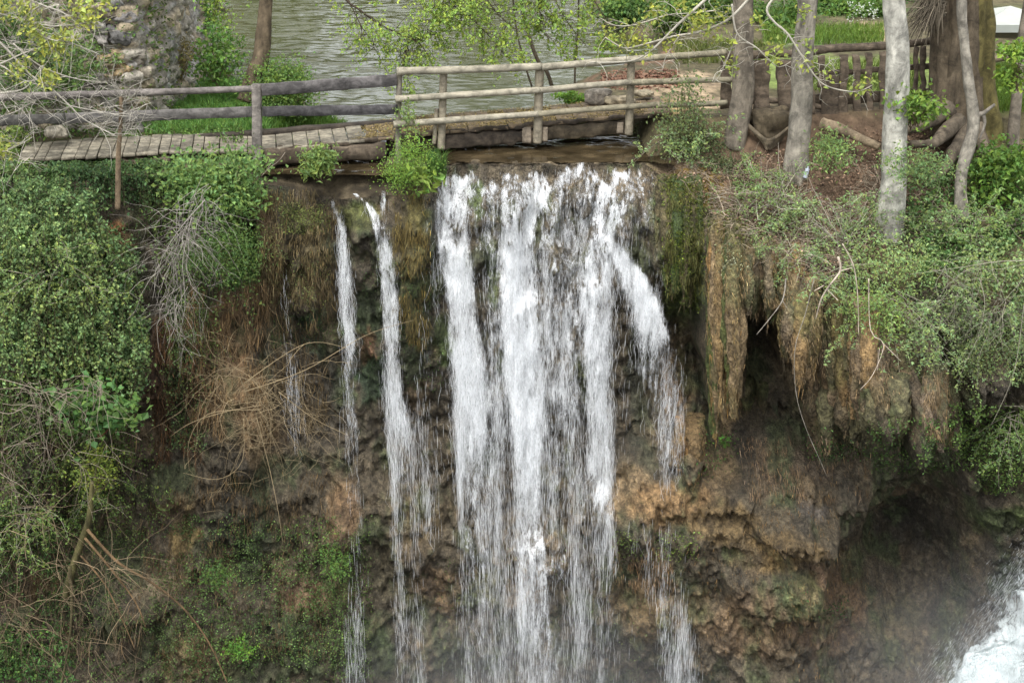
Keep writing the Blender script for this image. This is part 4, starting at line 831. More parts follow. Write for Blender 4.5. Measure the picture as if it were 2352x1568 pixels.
# ---------------------------------------------------------------- trees
def tree(label, pts, r0, r1, c, cat='tree', top=7.5, crown=1600, cr=(1.6, 1.3, 1.2), cc=(.12, .22, .05), rough=.07, seed=0, sides=18, limbs=5, fl=.0, lean=(0, 0), name='tree', nz=4, burrs=()):
    Lw = uvline(pts); tp = Lw[0]; d = unit(Lw[0] - Lw[1]); ext = []
    z = tp[2]; k = 0
    while z < top:
        k += 1; q = tp + np.array([lean[0]*k*.6, lean[1]*k*.6, 1.1*k]) + np.array([d[0]*.5*k, 0, 0]); ext.append(q); z = q[2]
    path = np.array(ext[::-1] + list(Lw))[::-1]       # from the foot up
    root = thing(name, path[0], label, cat)
    frac = (path[-1][2] - tp[2])/max(path[-1][2] - path[0][2], .1)
    rt = r1 - (r0 - r1)*.25
    mb = MB(); log(mb, path, r0, max(rt*.6, r0*.3), c, sides + 6, 90, rough*1.25, seed, nz=nz + 1, fl=fl + .22)
    for (bu, bv, by, br) in burrs: blob(mb, P(bu, bv, by), (br, br*.7, br*1.2), np.array(c)*.8, seed + 3, 8)
    mb.build('trunk', M_bark, root)
    top_p = path[-1]
    ml = MB(); ends = []
    for i in range(limbs):
        a = i*2.4 + seed; h = path[-1] - [0, 0, (.2 + .35*i)]
        e = top_p + [math.cos(a)*cr[0]*.8, math.sin(a)*cr[1]*.8, rng.uniform(.1, 1.2)]
        log(ml, [h, (h + e)/2 + [0, 0, .15], e], r0*.35, .015, c, 7, 12, .05, seed+i); ends.append(e)
    if limbs: ml.build('limb', M_bark, root)
    if crown:
        ends = np.array(ends); cl = np.concatenate([ends, ends + rng.normal(0, .5, ends.shape), top_p + rng.normal(0, 1, (10, 3))*[cr[0]*.6, cr[1]*.6, cr[2]*.5] + [0, 0, .7]])
        ci = rng.integers(0, len(cl), crown); p = cl[ci] + rng.normal(0, .42, (crown, 3)); p[:, 2] = np.maximum(p[:, 2], top_p[2] - .9)
        mc = MB(); leaves(mc, p, .12, vary(cc, crown, .25, .3)); mc.build('crown', M_leaf, root, smooth=False)
    return root
GY = (.30, .275, .22); GYD = (.2, .17, .13)
tree('leaning brown grey trunk nearest the end of the log railing', [(1707, 0, .25), (1706, 110, .22), (1708, 200, .15), (1695, 285, .05), (1682, 345, -.05)], .175, .2, GYD, seed=1)
tree('straight grey trunk standing in front of the paling fence', [(1855, 0, -.4), (1850, 60, -.4), (1843, 150, -.42), (1843, 240, -.45), (1832, 330, -.5), (1828, 400, -.55), (1826, 430, -.56)], .19, .17, (.26, .235, .19), seed=2)
tree('palest smooth grey trunk rising in front of the old tree', [(2052, 0, -1.2), (2060, 80, -1.2), (2062, 200, -1.2), (2056, 300, -1.25), (2052, 420, -1.3), (2046, 500, -1.35), (2042, 560, -1.38)], .205, .2, (.40, .385, .33), seed=3, rough=.05)
tree('thin crooked grey tree with a broken side stub', [(2208, 0, -.9), (2216, 100, -.9), (2222, 180, -.95), (2234, 250, -1.0), (2232, 310, -1.05), (2208, 400, -1.15), (2206, 505, -1.3)], .1, .085, (.27, .245, .2), seed=5, rough=.14, sides=12, cr=(1.1, .9, .9), crown=900)
tree('thin grey brown tree near the right edge', [(2345, 120, .2), (2335, 220, .1), (2328, 300, 0), (2325, 370, -.1)], .09, .08, GYD, seed=6, cr=(1.1, .9, .9), crown=900)
tree('dark leaning trunk on the left bank beside the river', [(612, 0, 1.9), (606, 70, 1.85), (600, 130, 1.8), (585, 175, 1.7), (568, 235, 1.55)], .13, .115, (.125, .095, .06), seed=7, rough=.08, fl=.3, crown=1500)
# thin bankside saplings in the middle
sp_pts = [[(1195, -60, 1.9), (1198, 10, 1.9), (1214, 80, 1.8), (1236, 140, 1.7), (1256, 165, 1.65), (1268, 200, 1.6)], [(1330, -60, 2.2), (1328, 60, 2.2), (1322, 130, 2.1), (1320, 200, 2.0)], [(1175, -40, 1.9), (1185, 60, 1.9), (1203, 140, 1.8), (1222, 200, 1.7)]]
for pts_, r_, lb in zip(sp_pts, (.038, .02, .018), ('curved dark sapling stem behind the middle railing post', 'thin upright dark sapling right of the middle railing post', 'thinnest sapling just left of the curved dark one')):
    Lw = uvline(pts_)[::-1]; root = thing('sapling', Lw[0], lb, 'sapling'); mb = MB(); log(mb, Lw, r_, r_*.7, (.07, .055, .035), 7, 26, .06, 3); mb.build('trunk', M_bark, root)
    mb = MB(); c0 = Lw[-1]; n = 260; leaves(mb, c0 + rng.normal(0, .5, (n, 3))*[1, 1, .5] + [0, 0, .5], .08, vary((.17, .3, .05), n)); mb.build('crown', M_leaf, root, smooth=False)
# the old dark tree: fused stems, buttress roots, shaggy dead shoots
bs = P(2215, 330, .4); root = thing('tree', bs, 'huge old dark fluted tree with sprawling roots behind the crooked one', 'tree')
mb = MB()
for k, (a, b_, r_) in enumerate(((2170, 2168, .2), (2192, 2200, .23), (2225, 2228, .24), (2243, 2262, .19), (2210, 2215, .26))):
    log(mb, uvline([(b_ + 10*(k-2), 350, .35), (b_, 260, .45), ((a+b_)/2, 120, .5), (a, 0, .5), (a + 4*(k-2), -180, .5), (a + 20*(k-2), -520, .6)]), r_*1.25, r_*.75, (.115, .09, .06) if k != 3 else (.13, .11, .04), 40, 60, .3, 20+k, nz=7, nzz=.07)
mb.build('trunk', M_bark, root)
for k, pr in enumerate(([(2180, 250, .2), (2120, 285, -.1), (2075, 300, -.3), (2030, 330, -.5)], [(2200, 280, .1), (2160, 315, -.3), (2140, 330, -.5), (2090, 330, -.6)], [(2225, 300, 0), (2190, 350, -.5), (2170, 390, -.8), (2130, 420, -1.0)], [(2240, 290, 0), (2262, 350, -.4), (2275, 400, -.6)], [(2150, 240, .3), (2110, 262, .2), (2060, 268, .1)])):
    mb = MB(); log(mb, uvline(pr), .17 - .01*k, .05, (.13, .105, .075), 10, 24, .15, 40+k); mb.build('root', M_bark, root)
mb = MB(); n = 170; s0 = P(rng.uniform(2150, 2175, n), rng.uniform(-60, 40, n), .3); e0 = P(rng.uniform(2080, 2155, n), rng.uniform(20, 95, n), .1) + rng.normal(0, .08, (n, 3))
t = np.linspace(0, 1, 7)[None, :, None]; md = (s0 + e0)/2 + [-.1, -.12, .12]; tubes(mb, s0[:, None]*(1-t)**2 + 2*md[:, None]*t*(1-t) + e0[:, None]*t*t, np.linspace(.011, .004, 7)[None], vary((.15, .125, .09), n, .35, 0), 4); mb.build('shoots', M_twig, root)
tp = P(2210, -520, .6); mb = MB(); n = 2600; cl = tp + rng.normal(0, 1, (16, 3))*[1.3, 1.1, .6]; leaves(mb, cl[rng.integers(0, 16, n)] + rng.normal(0, .4, (n, 3)), .12, vary((.08, .16, .04), n)); mb.build('crown', M_leaf, root, smooth=False)
# the broken stub on the crooked tree
rt = [o for o in col.objects if o.get('label', '').startswith('thin crooked')][0]
mb = MB(); log(mb, uvline([(2232, 262, -1.0), (2255, 262, -1.05), (2272, 250, -1.1), (2285, 240, -1.1)]), .05, .022, (.27, .24, .2), 8, 14, .15, 3)
log(mb, uvline([(2258, 262, -1.05), (2262, 285, -1.1), (2250, 320, -1.15)]), .03, .012, (.27, .24, .2), 7, 10, .12, 5); mb.build('stub', M_bark, rt)

# reflected, out-of-frame far wood: trunks and crowns behind the river
mb = MB(); n = 16000; cl = np.stack([rng.uniform(-30, 36, 90), rng.uniform(46, 62, 90), rng.uniform(1, 12, 90)], -1); leaves(mb, cl[rng.integers(0, 90, n)] + rng.normal(0, 1.7, (n, 3)), .9, vary((.06, .11, .025), n, .3))
tag(mb.build('far_wood', M_leaf, smooth=False), 'distant green wood across the river', 'wood', kind='stuff')

# ---------------------------------------------------------------- leafy branches hanging in over the river
def spray(name, label, cat, mains, r, cb, nsub, sublen, nleaf, lsize, lc, y, grav=.2, clusters=None, crad=.12, wob=.25, nsub2=0, sidec=None, lw=.6):
    W = [uvline(m, y) for m in mains]; root = thing(name, W[0][0], label, cat)
    mb = MB(); allp = []
    for k, Lw in enumerate(W):
        rr = r if np.isscalar(r) else r[k]; log(mb, Lw, rr, rr*.35, cb, 7, max(10, 5*len(Lw)), .05, k); allp.append(smooth_line(Lw, 30))
    A = np.concatenate(allp); st = A[rng.integers(0, len(A), nsub)]
    dirs = rng.normal(0, 1, (nsub, 3))*[1, .5, .7]
    Pn = twigs(mb, st, dirs, sublen, (.006 if np.isscalar(r) else .006), sidec or cb, grav=grav, K=7, wob=wob)
    ends = Pn[:, 3:].reshape(-1, 3)
    if nsub2:
        st = Pn[rng.integers(0, nsub, nsub2), rng.integers(2, 7, nsub2)]; P2 = twigs(mb, st, rng.normal(0, 1, (nsub2, 3))*[1, .5, .8], sublen*.5, .0035, sidec or cb, grav=grav, K=5, wob=wob); ends = np.concatenate([ends, P2[:, 2:].reshape(-1, 3)])
    mb.build('branch', M_twig, root)
    if nleaf:
        if clusters is not None:
            cp_ = uvline(clusters, y); p = cp_[rng.integers(0, len(cp_), nleaf)] + rng.normal(0, crad, (nleaf, 3))
        else: p = ends[rng.integers(0, len(ends), nleaf)] + rng.normal(0, .05, (nleaf, 3))
        mb = MB(); leaves(mb, p, lsize, vary(lc, nleaf, .22, .4), width=lw); mb.build('foliage', M_leaf, root, smooth=False)
    return root
LG = (.23, .38, .09)
spray('leafy_branch', 'dark drooping branch with fresh light green leaves above the bridge middle', 'branch', [[(760, -60), (795, 0), (823, 21), (869, 55), (915, 77), (960, 98), (985, 130)], [(800, 0), (830, 60), (850, 90), (862, 115)], [(940, 90), (930, 130), (925, 150)]], (.022, .01, .008), (.06, .045, .03), 90, .55, 1500, .06, LG, 0.2, .25)
spray('leafy_branch', 'light green leafy twigs hanging over the river left of the curved sapling', 'branch', [[(1000, -60), (1040, 10), (1090, 50), (1130, 90), (1160, 130)], [(1090, -60), (1120, 0), (1150, 40), (1190, 70)], [(1030, -20), (1000, 40), (985, 80)]], .012, (.07, .055, .035), 140, .55, 3200, .065, LG, .3, .25)
spray('leafy_branch', 'sparse green leafy twigs right of the curved sapling', 'branch', [[(1260, -60), (1280, 10), (1310, 60), (1350, 110)], [(1330, -60), (1370, 10), (1390, 50), (1385, 100)], [(1230, -30), (1245, 50), (1260, 90)]], .011, (.08, .06, .04), 90, .5, 1900, .065, (.2, .34, .08), .6, .25)
spray('leafy_branch', 'small sprig of light leaves at the top edge left of the leaning dark trunk', 'branch', [[(470, -60), (500, 0), (520, 30)]], .01, (.08, .06, .04), 40, .4, 500, .06, (.17, .3, .06), .6, .25)
# pale bare branches, top right
spray('bare_branch', 'pale bare branches with yellow green buds reaching left from the leaning trunk', 'branch',
      [[(1743, -30), (1677, 42), (1608, 73), (1547, 84), (1461, 107), (1430, 110), (1390, 86)], [(1640, -20), (1620, 0), (1559, 55), (1534, 80), (1491, 120), (1445, 141), (1356, 144)], [(1534, 34), (1455, 58), (1409, 58), (1381, 43)], [(1559, 83), (1528, 135), (1522, 163)], [(1640, 25), (1590, 30), (1534, 34)]],
      (.026, .026, .014, .011, .012), (.42, .39, .32), 60, .42, 520, .075, (.28, .36, .09), -.9, .12, [(1400, 70), (1430, 90), (1455, 80), (1480, 110), (1510, 40), (1540, 100), (1600, 60), (1500, 20), (1570, 10), (1640, 70), (1660, 30), (1610, 40)], .10, nsub2=50)
spray('bare_branch', 'pale bare branch drooping across the straight grey trunk', 'branch',
      [[(1800, -30), (1762, 19), (1777, 50), (1808, 77), (1835, 119), (1873, 176), (1904, 200), (1965, 211), (2004, 196)], [(1681, 10), (1693, 77), (1739, 111), (1785, 153), (1816, 142)], [(1835, 119), (1860, 140), (1900, 150), (1905, 130)], [(1693, 77), (1660, 160), (1640, 190)]],
      (.021, .016, .008, .010), (.42, .39, .32), 60, .36, 380, .08, (.26, .36, .09), -1.0, .12, [(1735, 50), (1625, 55), (1670, 85), (1853, 110), (1780, 130), (1905, 168), (1996, 195), (1965, 205), (1680, 150), (1785, 105), (1845, 150), (1850, 30)], .08, nsub2=50)
# pale tangle, top left
spray('bare_branch', 'tangle of pale bare branches with yellow leaf tips at the top left', 'branch',
      [[(-60, 60), (0, 98), (70, 172), (114, 200), (160, 243), (196, 276), (267, 313)], [(-60, 140), (0, 150), (37, 175), (70, 190), (114, 200)], [(70, -30), (74, 40), (101, 86), (160, 98), (230, 126)], [(40, -20), (83, 6), (147, 31), (184, 61), (215, 80)], [(-60, 225), (0, 215), (58, 202), (100, 150)], [(-60, 160), (0, 147), (61, 120), (123, 104), (166, 101)],
       [(160, 243), (220, 255), (276, 261), (347, 236)], [(30, 100), (90, 150), (170, 180), (240, 190)], [(-40, 20), (50, 45), (120, 60), (220, 50)], [(-60, 300), (0, 270), (40, 255), (85, 228)], [(-50, 360), (0, 350), (40, 335), (75, 315)]],
      (.02, .016, .014, .014, .016, .016, .009, .011, .013, .013, .014), (.40, .37, .31), 200, .6, 1100, .075, (.33, .42, .12), -3.0, .06, [(10, 12), (187, 18), (240, 3), (150, 80), (43, 157), (113, 181), (100, 95), (60, 20), (200, 40), (130, 110), (75, 65), (5, 340)], .09, nsub2=260, wob=.2)
# dead little tree in front of the left deck
tr_ = uvline([(270, 480), (271, 420), (272, 350), (277, 290), (278, 222)], -2.4); root = thing('dead_tree', tr_[0], 'small dead tree with bare crown standing before the left planks', 'tree')
mb = MB(); log(mb, tr_, .045, .03, (.22, .16, .10), 9, 30, .1, 60); mb.build('trunk', M_bark, root)
mb = MB(); n = 46; st = smooth_line(tr_[2:], 30)[rng.integers(8, 30, n)]; Pn = twigs(mb, st, np.stack([rng.normal(0, 1, n), rng.normal(-.1, .4, n), rng.normal(.35, .4, n)], -1), .6, .008, (.38, .35, .29), grav=-.02, K=7, wob=.3)
st = Pn[rng.integers(0, n, 90), rng.integers(2, 6, 90)]; twigs(mb, st, rng.normal(0, 1, (90, 3))*[1, .4, .6], .3, .004, (.38, .35, .29), grav=0, K=5); mb.build('crown', M_twig, root)

# dry tangles on the cliff
def tangle(name, label, start_uv, n, ln, r_, c, y, dirm, dirs_, grav, mains=(), wob=.24, nsub=0, K=9, mr=.007):
    s = np.array(start_uv, float); k = rng.integers(0, len(s), n)
    st = P(s[k, 0] + rng.normal(0, 16, n), s[k, 1] + rng.normal(0, 14, n), y + rng.normal(0, .1, n))
    root = thing(name, st[0], label, 'dead bush'); mb = MB()
    d = np.array(dirm) + rng.normal(0, 1, (n, 3))*dirs_
    Pn = twigs(mb, st, d, ln, r_, c, grav=grav, K=K, wob=wob)
    if nsub: twigs(mb, Pn[rng.integers(0, n, nsub), rng.integers(2, K, nsub)], np.array(dirm)*.5 + rng.normal(0, 1, (nsub, 3))*dirs_, ln*.45, r_*.6, c, grav=grav, K=6, wob=wob)
    for i, m in enumerate(mains): log(mb, uvline(m, y - .15), mr, mr*.3, np.array(c)*1.15, 6, 18, .05, i)
    mb.build('stems', M_twig, root); return root
tangle('dead_bush', 'sprawling brown dead bush hanging over the rock left of the streams', [(560, 860), (600, 900), (540, 920), (590, 960), (620, 880), (500, 870), (650, 960), (560, 1000), (660, 860)], 105, 1.15, .0042, (.29, .225, .13), -2.75, (.1, -.25, -.05), np.array([.9, .25, .6]), .13,
       [[(600, 930), (520, 945), (440, 970), (390, 1003)], [(560, 900), (700, 850), (840, 770), (950, 735)], [(600, 940), (480, 950), (435, 1010), (435, 1080), (445, 1090)], [(590, 960), (620, 1080), (640, 1180), (650, 1250)], [(560, 880), (700, 790), (800, 800)], [(560, 960), (555, 1060), (500, 1100), (420, 1085)], [(640, 900), (720, 960), (800, 1000)]], nsub=260)
tangle('dead_bush', 'grey dry hanging twigs between the ivy and the upper left bush', [(440, 490), (420, 520), (400, 560), (430, 540), (380, 600), (430, 640), (400, 700), (460, 450)], 120, .9, .005, (.32, .29, .25), -2.75, (-.15, -.15, -.5), np.array([.6, .2, .45]), .1, [[(470, 460), (410, 530), (370, 600), (350, 690)], [(440, 500), (420, 600), (425, 700), (410, 780)]], nsub=130)
tangle('dead_bush', 'grey brown twigs poking through the creeper on the lower left cliff', [(60, 880), (130, 900), (200, 880), (30, 950), (100, 1000), (160, 1050), (10, 1060)], 60, 1.0, .0055, (.24, .2, .15), -4.4, (.3, -.2, -.3), np.array([.7, .2, .5]), .15, [[(-40, 860), (40, 880), (100, 900), (180, 940)], [(-40, 930), (20, 950), (80, 930), (150, 970)]], nsub=110)
tangle('dead_bush', 'thin dark twigs criss crossing the bottom left corner', [(60, 1250), (140, 1300), (40, 1400), (180, 1350), (100, 1180), (260, 1300), (60, 1450), (220, 1480)], 80, 1.2, .0055, (.20, .15, .09), -4.7, (.2, -.1, -.2), np.array([.8, .2, .7]), .08, nsub=120)
tangle('dead_bush', 'leafless grey stems trailing down at the right edge of the cliff', [(2150, 620), (2250, 600), (2330, 620), (2300, 700), (2200, 680)], 46, 1.1, .004, (.27, .25, .19), -3.5, (.0, -.1, -.5), np.array([.7, .2, .5]), .14, [[(2400, 600), (2300, 600), (2200, 615), (2090, 630)], [(2352, 700), (2330, 850), (2290, 950), (2275, 975)], [(2250, 640), (2262, 700), (2245, 780)]], nsub=110)
# mossy fallen limbs bottom left
lw = uvline([(212, 1105), (210, 1130), (205, 1190), (188, 1240), (165, 1310), (150, 1370)], -4.3); root = thing('fallen_limb', lw[0], 'mossy forked limb reaching down across the bottom left rock', 'branch')
mb = MB(); log(mb, lw, .035, .065, (.10, .09, .035), 12, 30, .14, 70); mb.build('limb', M_bark, root)
for k, (pp, r_) in enumerate((([(200, 1215), (270, 1290), (345, 1335), (420, 1395), (480, 1475), (525, 1575)], .024), ([(195, 1235), (250, 1300), (310, 1380), (335, 1440)], .022), ([(185, 1275), (240, 1340), (280, 1420), (310, 1490)], .016), ([(160, 1300), (165, 1400), (155, 1500), (140, 1570)], .03))):
    mb = MB(); log(mb, uvline(pp, -4.35), r_, r_*.45, (.17, .11, .055) if k < 3 else (.1, .085, .04), 8, 30, .12, 71+k); mb.build('branch', M_bark, root)
# broken pale branches over the right rock
for k, (lb, ms, r_, y, nm) in enumerate((('broken white branch dangling over the brown tufa curtains', [[(1925, 590), (1930, 622), (1902, 660), (1885, 690), (1874, 732)], [(1930, 622), (1958, 615)], [(1900, 665), (1925, 690)], [(1893, 655), (1870, 668)]], .017, -4.1, 'broken_branch'),
        ('thin grey broken branch in front of the dark rock hollow', [[(1805, 640), (1797, 690), (1765, 735), (1738, 768)], [(1797, 690), (1808, 708)]], .011, -3.7, 'broken_branch'),
        ('long pale stem hanging straight down through the light green twigs', [[(1935, 560), (1960, 610), (1970, 680), (1972, 770)]], .01, -4.1, 'broken_branch'),
        ('reddish pale twig forking low on the right tufa', [[(1995, 640), (2000, 760), (2030, 790), (2005, 860), (1975, 895)], [(2020, 800), (2015, 850)], [(2030, 790), (2070, 830)]], .009, -4.2, 'broken_branch'),
        ('very long thin vine trailing from the tufa down over the ledge', [[(1870, 640), (1850, 720), (1826, 800), (1828, 900), (1850, 980), (1885, 1060), (1900, 1095)]], .007, -4.2, 'vine'),
        ('white bent twigs crossing below the bush at the plank beam', [[(600, 405), (620, 385), (640, 370), (655, 350)], [(605, 400), (630, 365)]], .008, -1.6, 'broken_branch'))):
    W = [uvline(m, y) for m in ms]; mb = MB()
    for i, q in enumerate(W): log(mb, q, r_*(1 if i == 0 else .5), r_*.4, (.5, .42, .33) if k in (0, 2, 3, 5) else (.3, .27, .22), 7, 18, .1, i)
    o = mb.build(nm, M_bark); tag(o, lb, 'branch' if nm != 'vine' else 'vine')

# ---------------------------------------------------------------- footbridge
def yb(u): return -1.3 + 1.7*u/1500.0
deck_edge = [(-60, 372), (50, 366), (400, 346), (600, 345), (760, 328), (900, 312), (1000, 301), (1240, 283), (1500, 258), (1560, 254)]
DE = np.array(deck_edge, float)
def dfront(u): return P(u, np.interp(u, DE[:, 0], DE[:, 1]), yb(u))
fb = thing('footbridge', dfront(700), 'worn plank footbridge with heavy old beams spanning the brink', 'footbridge')
k = 0; u0 = 40
WP = (.27, .24, .18)
while u0 < 1545:
    wpx = rng.uniform(24, 40) if u0 < 820 else rng.uniform(26, 44)
    a = dfront(u0); b = dfront(u0 + wpx - 2); mid = (a + b)/2; T = unit(b - a); ln = rng.uniform(1.1, 1.2)
    back = np.array([-.18 if u0 < 820 else -.1, 1, 0.0]); back = unit(back)
    th = .05; z0 = -.025 + rng.uniform(-.008, .008)
    cc = np.array(WP)*rng.uniform(.75, 1.1) if u0 < 820 else np.array((.20, .15, .095))*rng.uniform(.92, 1.08)
    mb = MB(); board(mb, mid + [0, -.04 + rng.uniform(-.03, .03), z0], mid + back*ln + [0, 0, z0], np.linalg.norm(b - a)*1.0, th, cc, seed=k, n=8, rag=.006, side=T); mb.build('plank', M_wood, fb)
    u0 += wpx; k += 1
DB = (.085, .065, .045)
for (ua, va, ub, vb_, h, c, dy) in ((280, 378, 392, 372, .2, DB, .03), (605, 360, 760, 352, .26, DB, .0), (762, 352, 886, 343, .26, (.10, .078, .055), .03), (1000, 324, 1215, 310, .24, (.06, .047, .034), .06), (1217, 309, 1440, 289, .22, (.07, .055, .035), .05), (605, 346, 1000, 306, .05, (.11, .085, .06), -.03), (1000, 305, 1500, 264, .055, (.07, .055, .04), -.03), (890, 338, 1000, 325, .22, (.08, .06, .04), .2)):
    mb = MB(); board(mb, P(ua, va, yb(ua) + dy), P(ub, vb_, yb(ub) + dy), .22 if h > .1 else .06, h, c, seed=int(ua), n=44, rag=.045, cvar=.8); mb.build('beam', M_wood, fb)
# back beams, so the deck does not float; shade painted into their dark colour
for dy in (1.0,):
    mb = MB(); board(mb, dfront(60) + [0, dy + .1, -.11], dfront(1500) + [0, dy + .1, -.11], .2, .1, (.05, .04, .03), seed=3, n=30, rag=.02); mb.build('beam', M_wood, fb)
for (ua, va, w_, h_) in ((1210, 310, .15, .27), (1424, 293, .11, .18), (1252, 308, .09, .24)):
    p = P(ua, va, yb(ua) - .06); mb = MB(); board(mb, p - [0, 0, h_/2], p + [0, 0, h_/2], w_, .06, (.28, .23, .17), seed=int(ua), n=8, rag=.006, side=(1, 0, 0)); mb.build('support_block', M_wood, fb)
# thin soil and moss crust with fallen bits on the right half of the deck
n = 9000; uu = rng.uniform(815, 1500, n); a = dfront(uu); pts_ = a + np.stack([-.1*rng.uniform(0, 1, n), rng.uniform(.0, 1.25, n), .004 + 0*uu], -1); mb = MB(); leaves(mb, pts_, .035, vary((.26, .2, .08), n, .35, 0), up=(0, 0, 1), spread=.25, droop=.02); lt = mb.build('leaf_litter', M_twig, smooth=False); tag(lt, 'small dry leaves and moss crumbs lying on the footbridge deck', 'litter', kind='stuff')

# dark sawn railing, left
def yr_(u): return yb(u) - .12
rl = thing('railing', P(590, 350, yr_(590)), 'dark weathered board railing along the left half of the footbridge', 'railing')
DG = (.10, .095, .085)
for kind_, ua, va, ub, vb_, h, th, c in (('log', -60, 226, 588, 204, .062, 0, (.17, .15, .135)), ('b', -60, 279, 150, 272, .16, .05, DG), ('b', 152, 272, 580, 257, .165, .05, (.14, .13, .12)), ('b', 600, 207, 912, 184, .185, .05, (.125, .115, .11)), ('b', 602, 256, 913, 251, .155, .05, (.085, .08, .08))):
    mb = MB()
    if kind_ == 'log': log(mb, uvline([(ua, va, yr_(ua)), (300, 214, yr_(300)), (ub, vb_, yr_(ub))]), h, h*.85, c, 10, 40, .1, 81)
    else: board(mb, P(ua, va, yr_(ua) - .03), P(ub, vb_, yr_(ub) - .03), th, h, c, seed=int(ua) + 90, n=24, rag=.012, cvar=.5)
    mb.build('rail', M_wood, rl)
mb = MB(); board(mb, P(592, 404, yr_(590)), P(589, 194, yr_(590)), .15, .13, (.23, .205, .18), seed=95, n=24, rag=.012, side=(1, 0, 0)); mb.build('post', M_wood, rl)
mb = MB(); board(mb, P(-50, 380, yr_(-50)), P(-50, 214, yr_(-50)), .14, .13, (.2, .18, .16), seed=96, n=20, rag=.012, side=(1, 0, 0)); mb.build('post', M_wood, rl)

# pale log railing, right
lr = thing('railing', P(1237, 328, yr_(1237)), 'pale round pole railing with three rails beside the main fall', 'railing')
LC = (.30, .272, .205); LC2 = (.235, .21, .145)
for k, (pp, r_, c) in enumerate(((((912, 164), (1080, 160), (1243, 153)), .066, LC), (((1244, 155), (1400, 141), (1500, 133)), .062, LC), (((1500, 133), (1600, 126), (1668, 121)), .055, LC2), (((908, 228), (1080, 217), (1240, 207)), .058, LC), (((1240, 208), (1350, 197), (1450, 189)), .055, LC), (((1450, 190), (1560, 186), (1690, 183)), .052, LC2),
        (((904, 286), (1080, 273), (1236, 262)), .055, LC), (((1236, 262), (1350, 252), (1510, 241)), .052, LC2), (((1510, 242), (1600, 240), (1670, 236)), .05, LC2))):
    mb = MB(); log(mb, uvline([(u_, v_, yr_(u_) - .09) for u_, v_ in pp]), r_, r_*.93, c, 14, 26, .06, 100+k, nz=3); mb.build('rail', M_log, lr)
for k, (u_, v0, v1, r_) in enumerate(((915, 392, 160, .05), (1016, 342, 168, .068), (1237, 328, 152, .075), (1447, 309, 142, .068), (1000, 330, 250, .035))):
    mb = MB(); log(mb, uvline([(u_ - (3 if k else 0), v0, yr_(u_) + .02), (u_, (v0+v1)/2, yr_(u_) + .02), (u_ + 3, v1, yr_(u_) + .02)]), r_, r_*.95, (.27, .235, .17) if k else (.2, .18, .14), 12, 24, .05, 120+k, nz=3); mb.build('post', M_log, lr)

# rustic paling fence, right
def yp_(u): return .55 + .5*(u - 1660)/500
pf = thing('paling_fence', P(1900, 270, yp_(1900)), 'rustic fence of rough upright palings under an old log rail', 'fence')
PC = (.135, .105, .075)
for pp, r_ in (([(1655, 130), (1750, 125), (1830, 124)], .075), ([(1826, 124), (1900, 113), (2040, 105), (2160, 92)], .075), ([(1660, 238), (1800, 232), (1900, 250)], .05)):
    mb = MB(); log(mb, uvline([(a, b, yp_(a)) for a, b in pp]), r_, r_*.9, PC, 12, 30, .16, int(pp[0][0]) % 50); mb.build('rail', M_wood, pf)
for a, b, c_, d in ((1860, 172, 2160, 150),(1850, 232, 2150, 214)):
    mb = MB(); board(mb, P(a, b, yp_(a) + .08), P(c_, d, yp_(c_) + .08), .05, .09 if b < 200 else .2, np.array(PC)*.85, seed=a, n=24, rag=.02); mb.build('rail', M_wood, pf)
pal = [(1669, 25, 135, 250), (1700, 26, 135, 262), (1752, 38, 138, 275), (1806, 44, 140, 270), (1838, 20, 132, 262), (1862, 16, 128, 262), (1889, 16, 128, 200), (1905, 40, 172, 272), (1934, 20, 128, 268), (1966, 17, 126, 262), (1994, 16, 124, 266), (2030, 26, 118, 262), (2085, 12, 112, 214), (2104, 14, 110, 240), (2122, 14, 108, 214), (2143, 16, 106, 236), (2062, 16, 114, 240)]
for k, (u_, w_, v0, v1) in enumerate(pal):
    mb = MB(); board(mb, P(u_ + rng.uniform(-3, 3), v1, yp_(u_) - .07), P(u_ + rng.uniform(-4, 4), v0, yp_(u_) - .07), px(w_), .05 if w_ < 30 else .12, np.array(PC)*rng.uniform(.75, 1.3), seed=k + 200, n=14, rag=.03, side=(1, 0, 0), cvar=.5); mb.build('paling', M_wood, pf)
# ivory beige post-and-rail further right behind the old tree
ff = thing('far_fence', P(2300, 125, 3.2), 'low wooden rail barrier behind the old tree near the gazebo', 'fence')
mb = MB(); log(mb, uvline([(2262, 142, 3.2), (2320, 130, 3.2), (2400, 118, 3.2)]), .07, .06, (.19, .15, .1), 10, 16, .1, 9); mb.build('rail', M_wood, ff)
mb = MB(); log(mb, uvline([(2330, 190, 3.2), (2330, 120, 3.2)]), .07, .06, (.17, .13, .09), 10, 10, .1, 9); mb.build('post', M_wood, ff)

# fallen split log and root burl on the slope
mb = MB(); log(mb, uvline([(1888, 285, .1), (1930, 298, -.1), (1975, 318, -.3), (2020, 338, -.5)]), .11, .06, (.26, .2, .13), 10, 20, .2, 140); tag(mb.build('fallen_log', M_bark), 'split fallen log lying on the slope beneath the paling fence', 'log')
mb = MB(); blob(mb, P(1772, 285, .3), (.34, .3, .3), (.12, .095, .06), 141, 18, .35)
for k in range(6): log(mb, uvline([(1715 + 8*k, 285 + 7*k, 0), (1765, 322 + 4*k, -.25), (1815 - 4*k, 290 + 6*k, 0)]), .035, .025, (.15, .12, .08), 7, 18, .15, 150+k)
tag(mb.build('root_burl', M_bark), 'gnarled dark root burl between the leaning and the straight trunk', 'root')

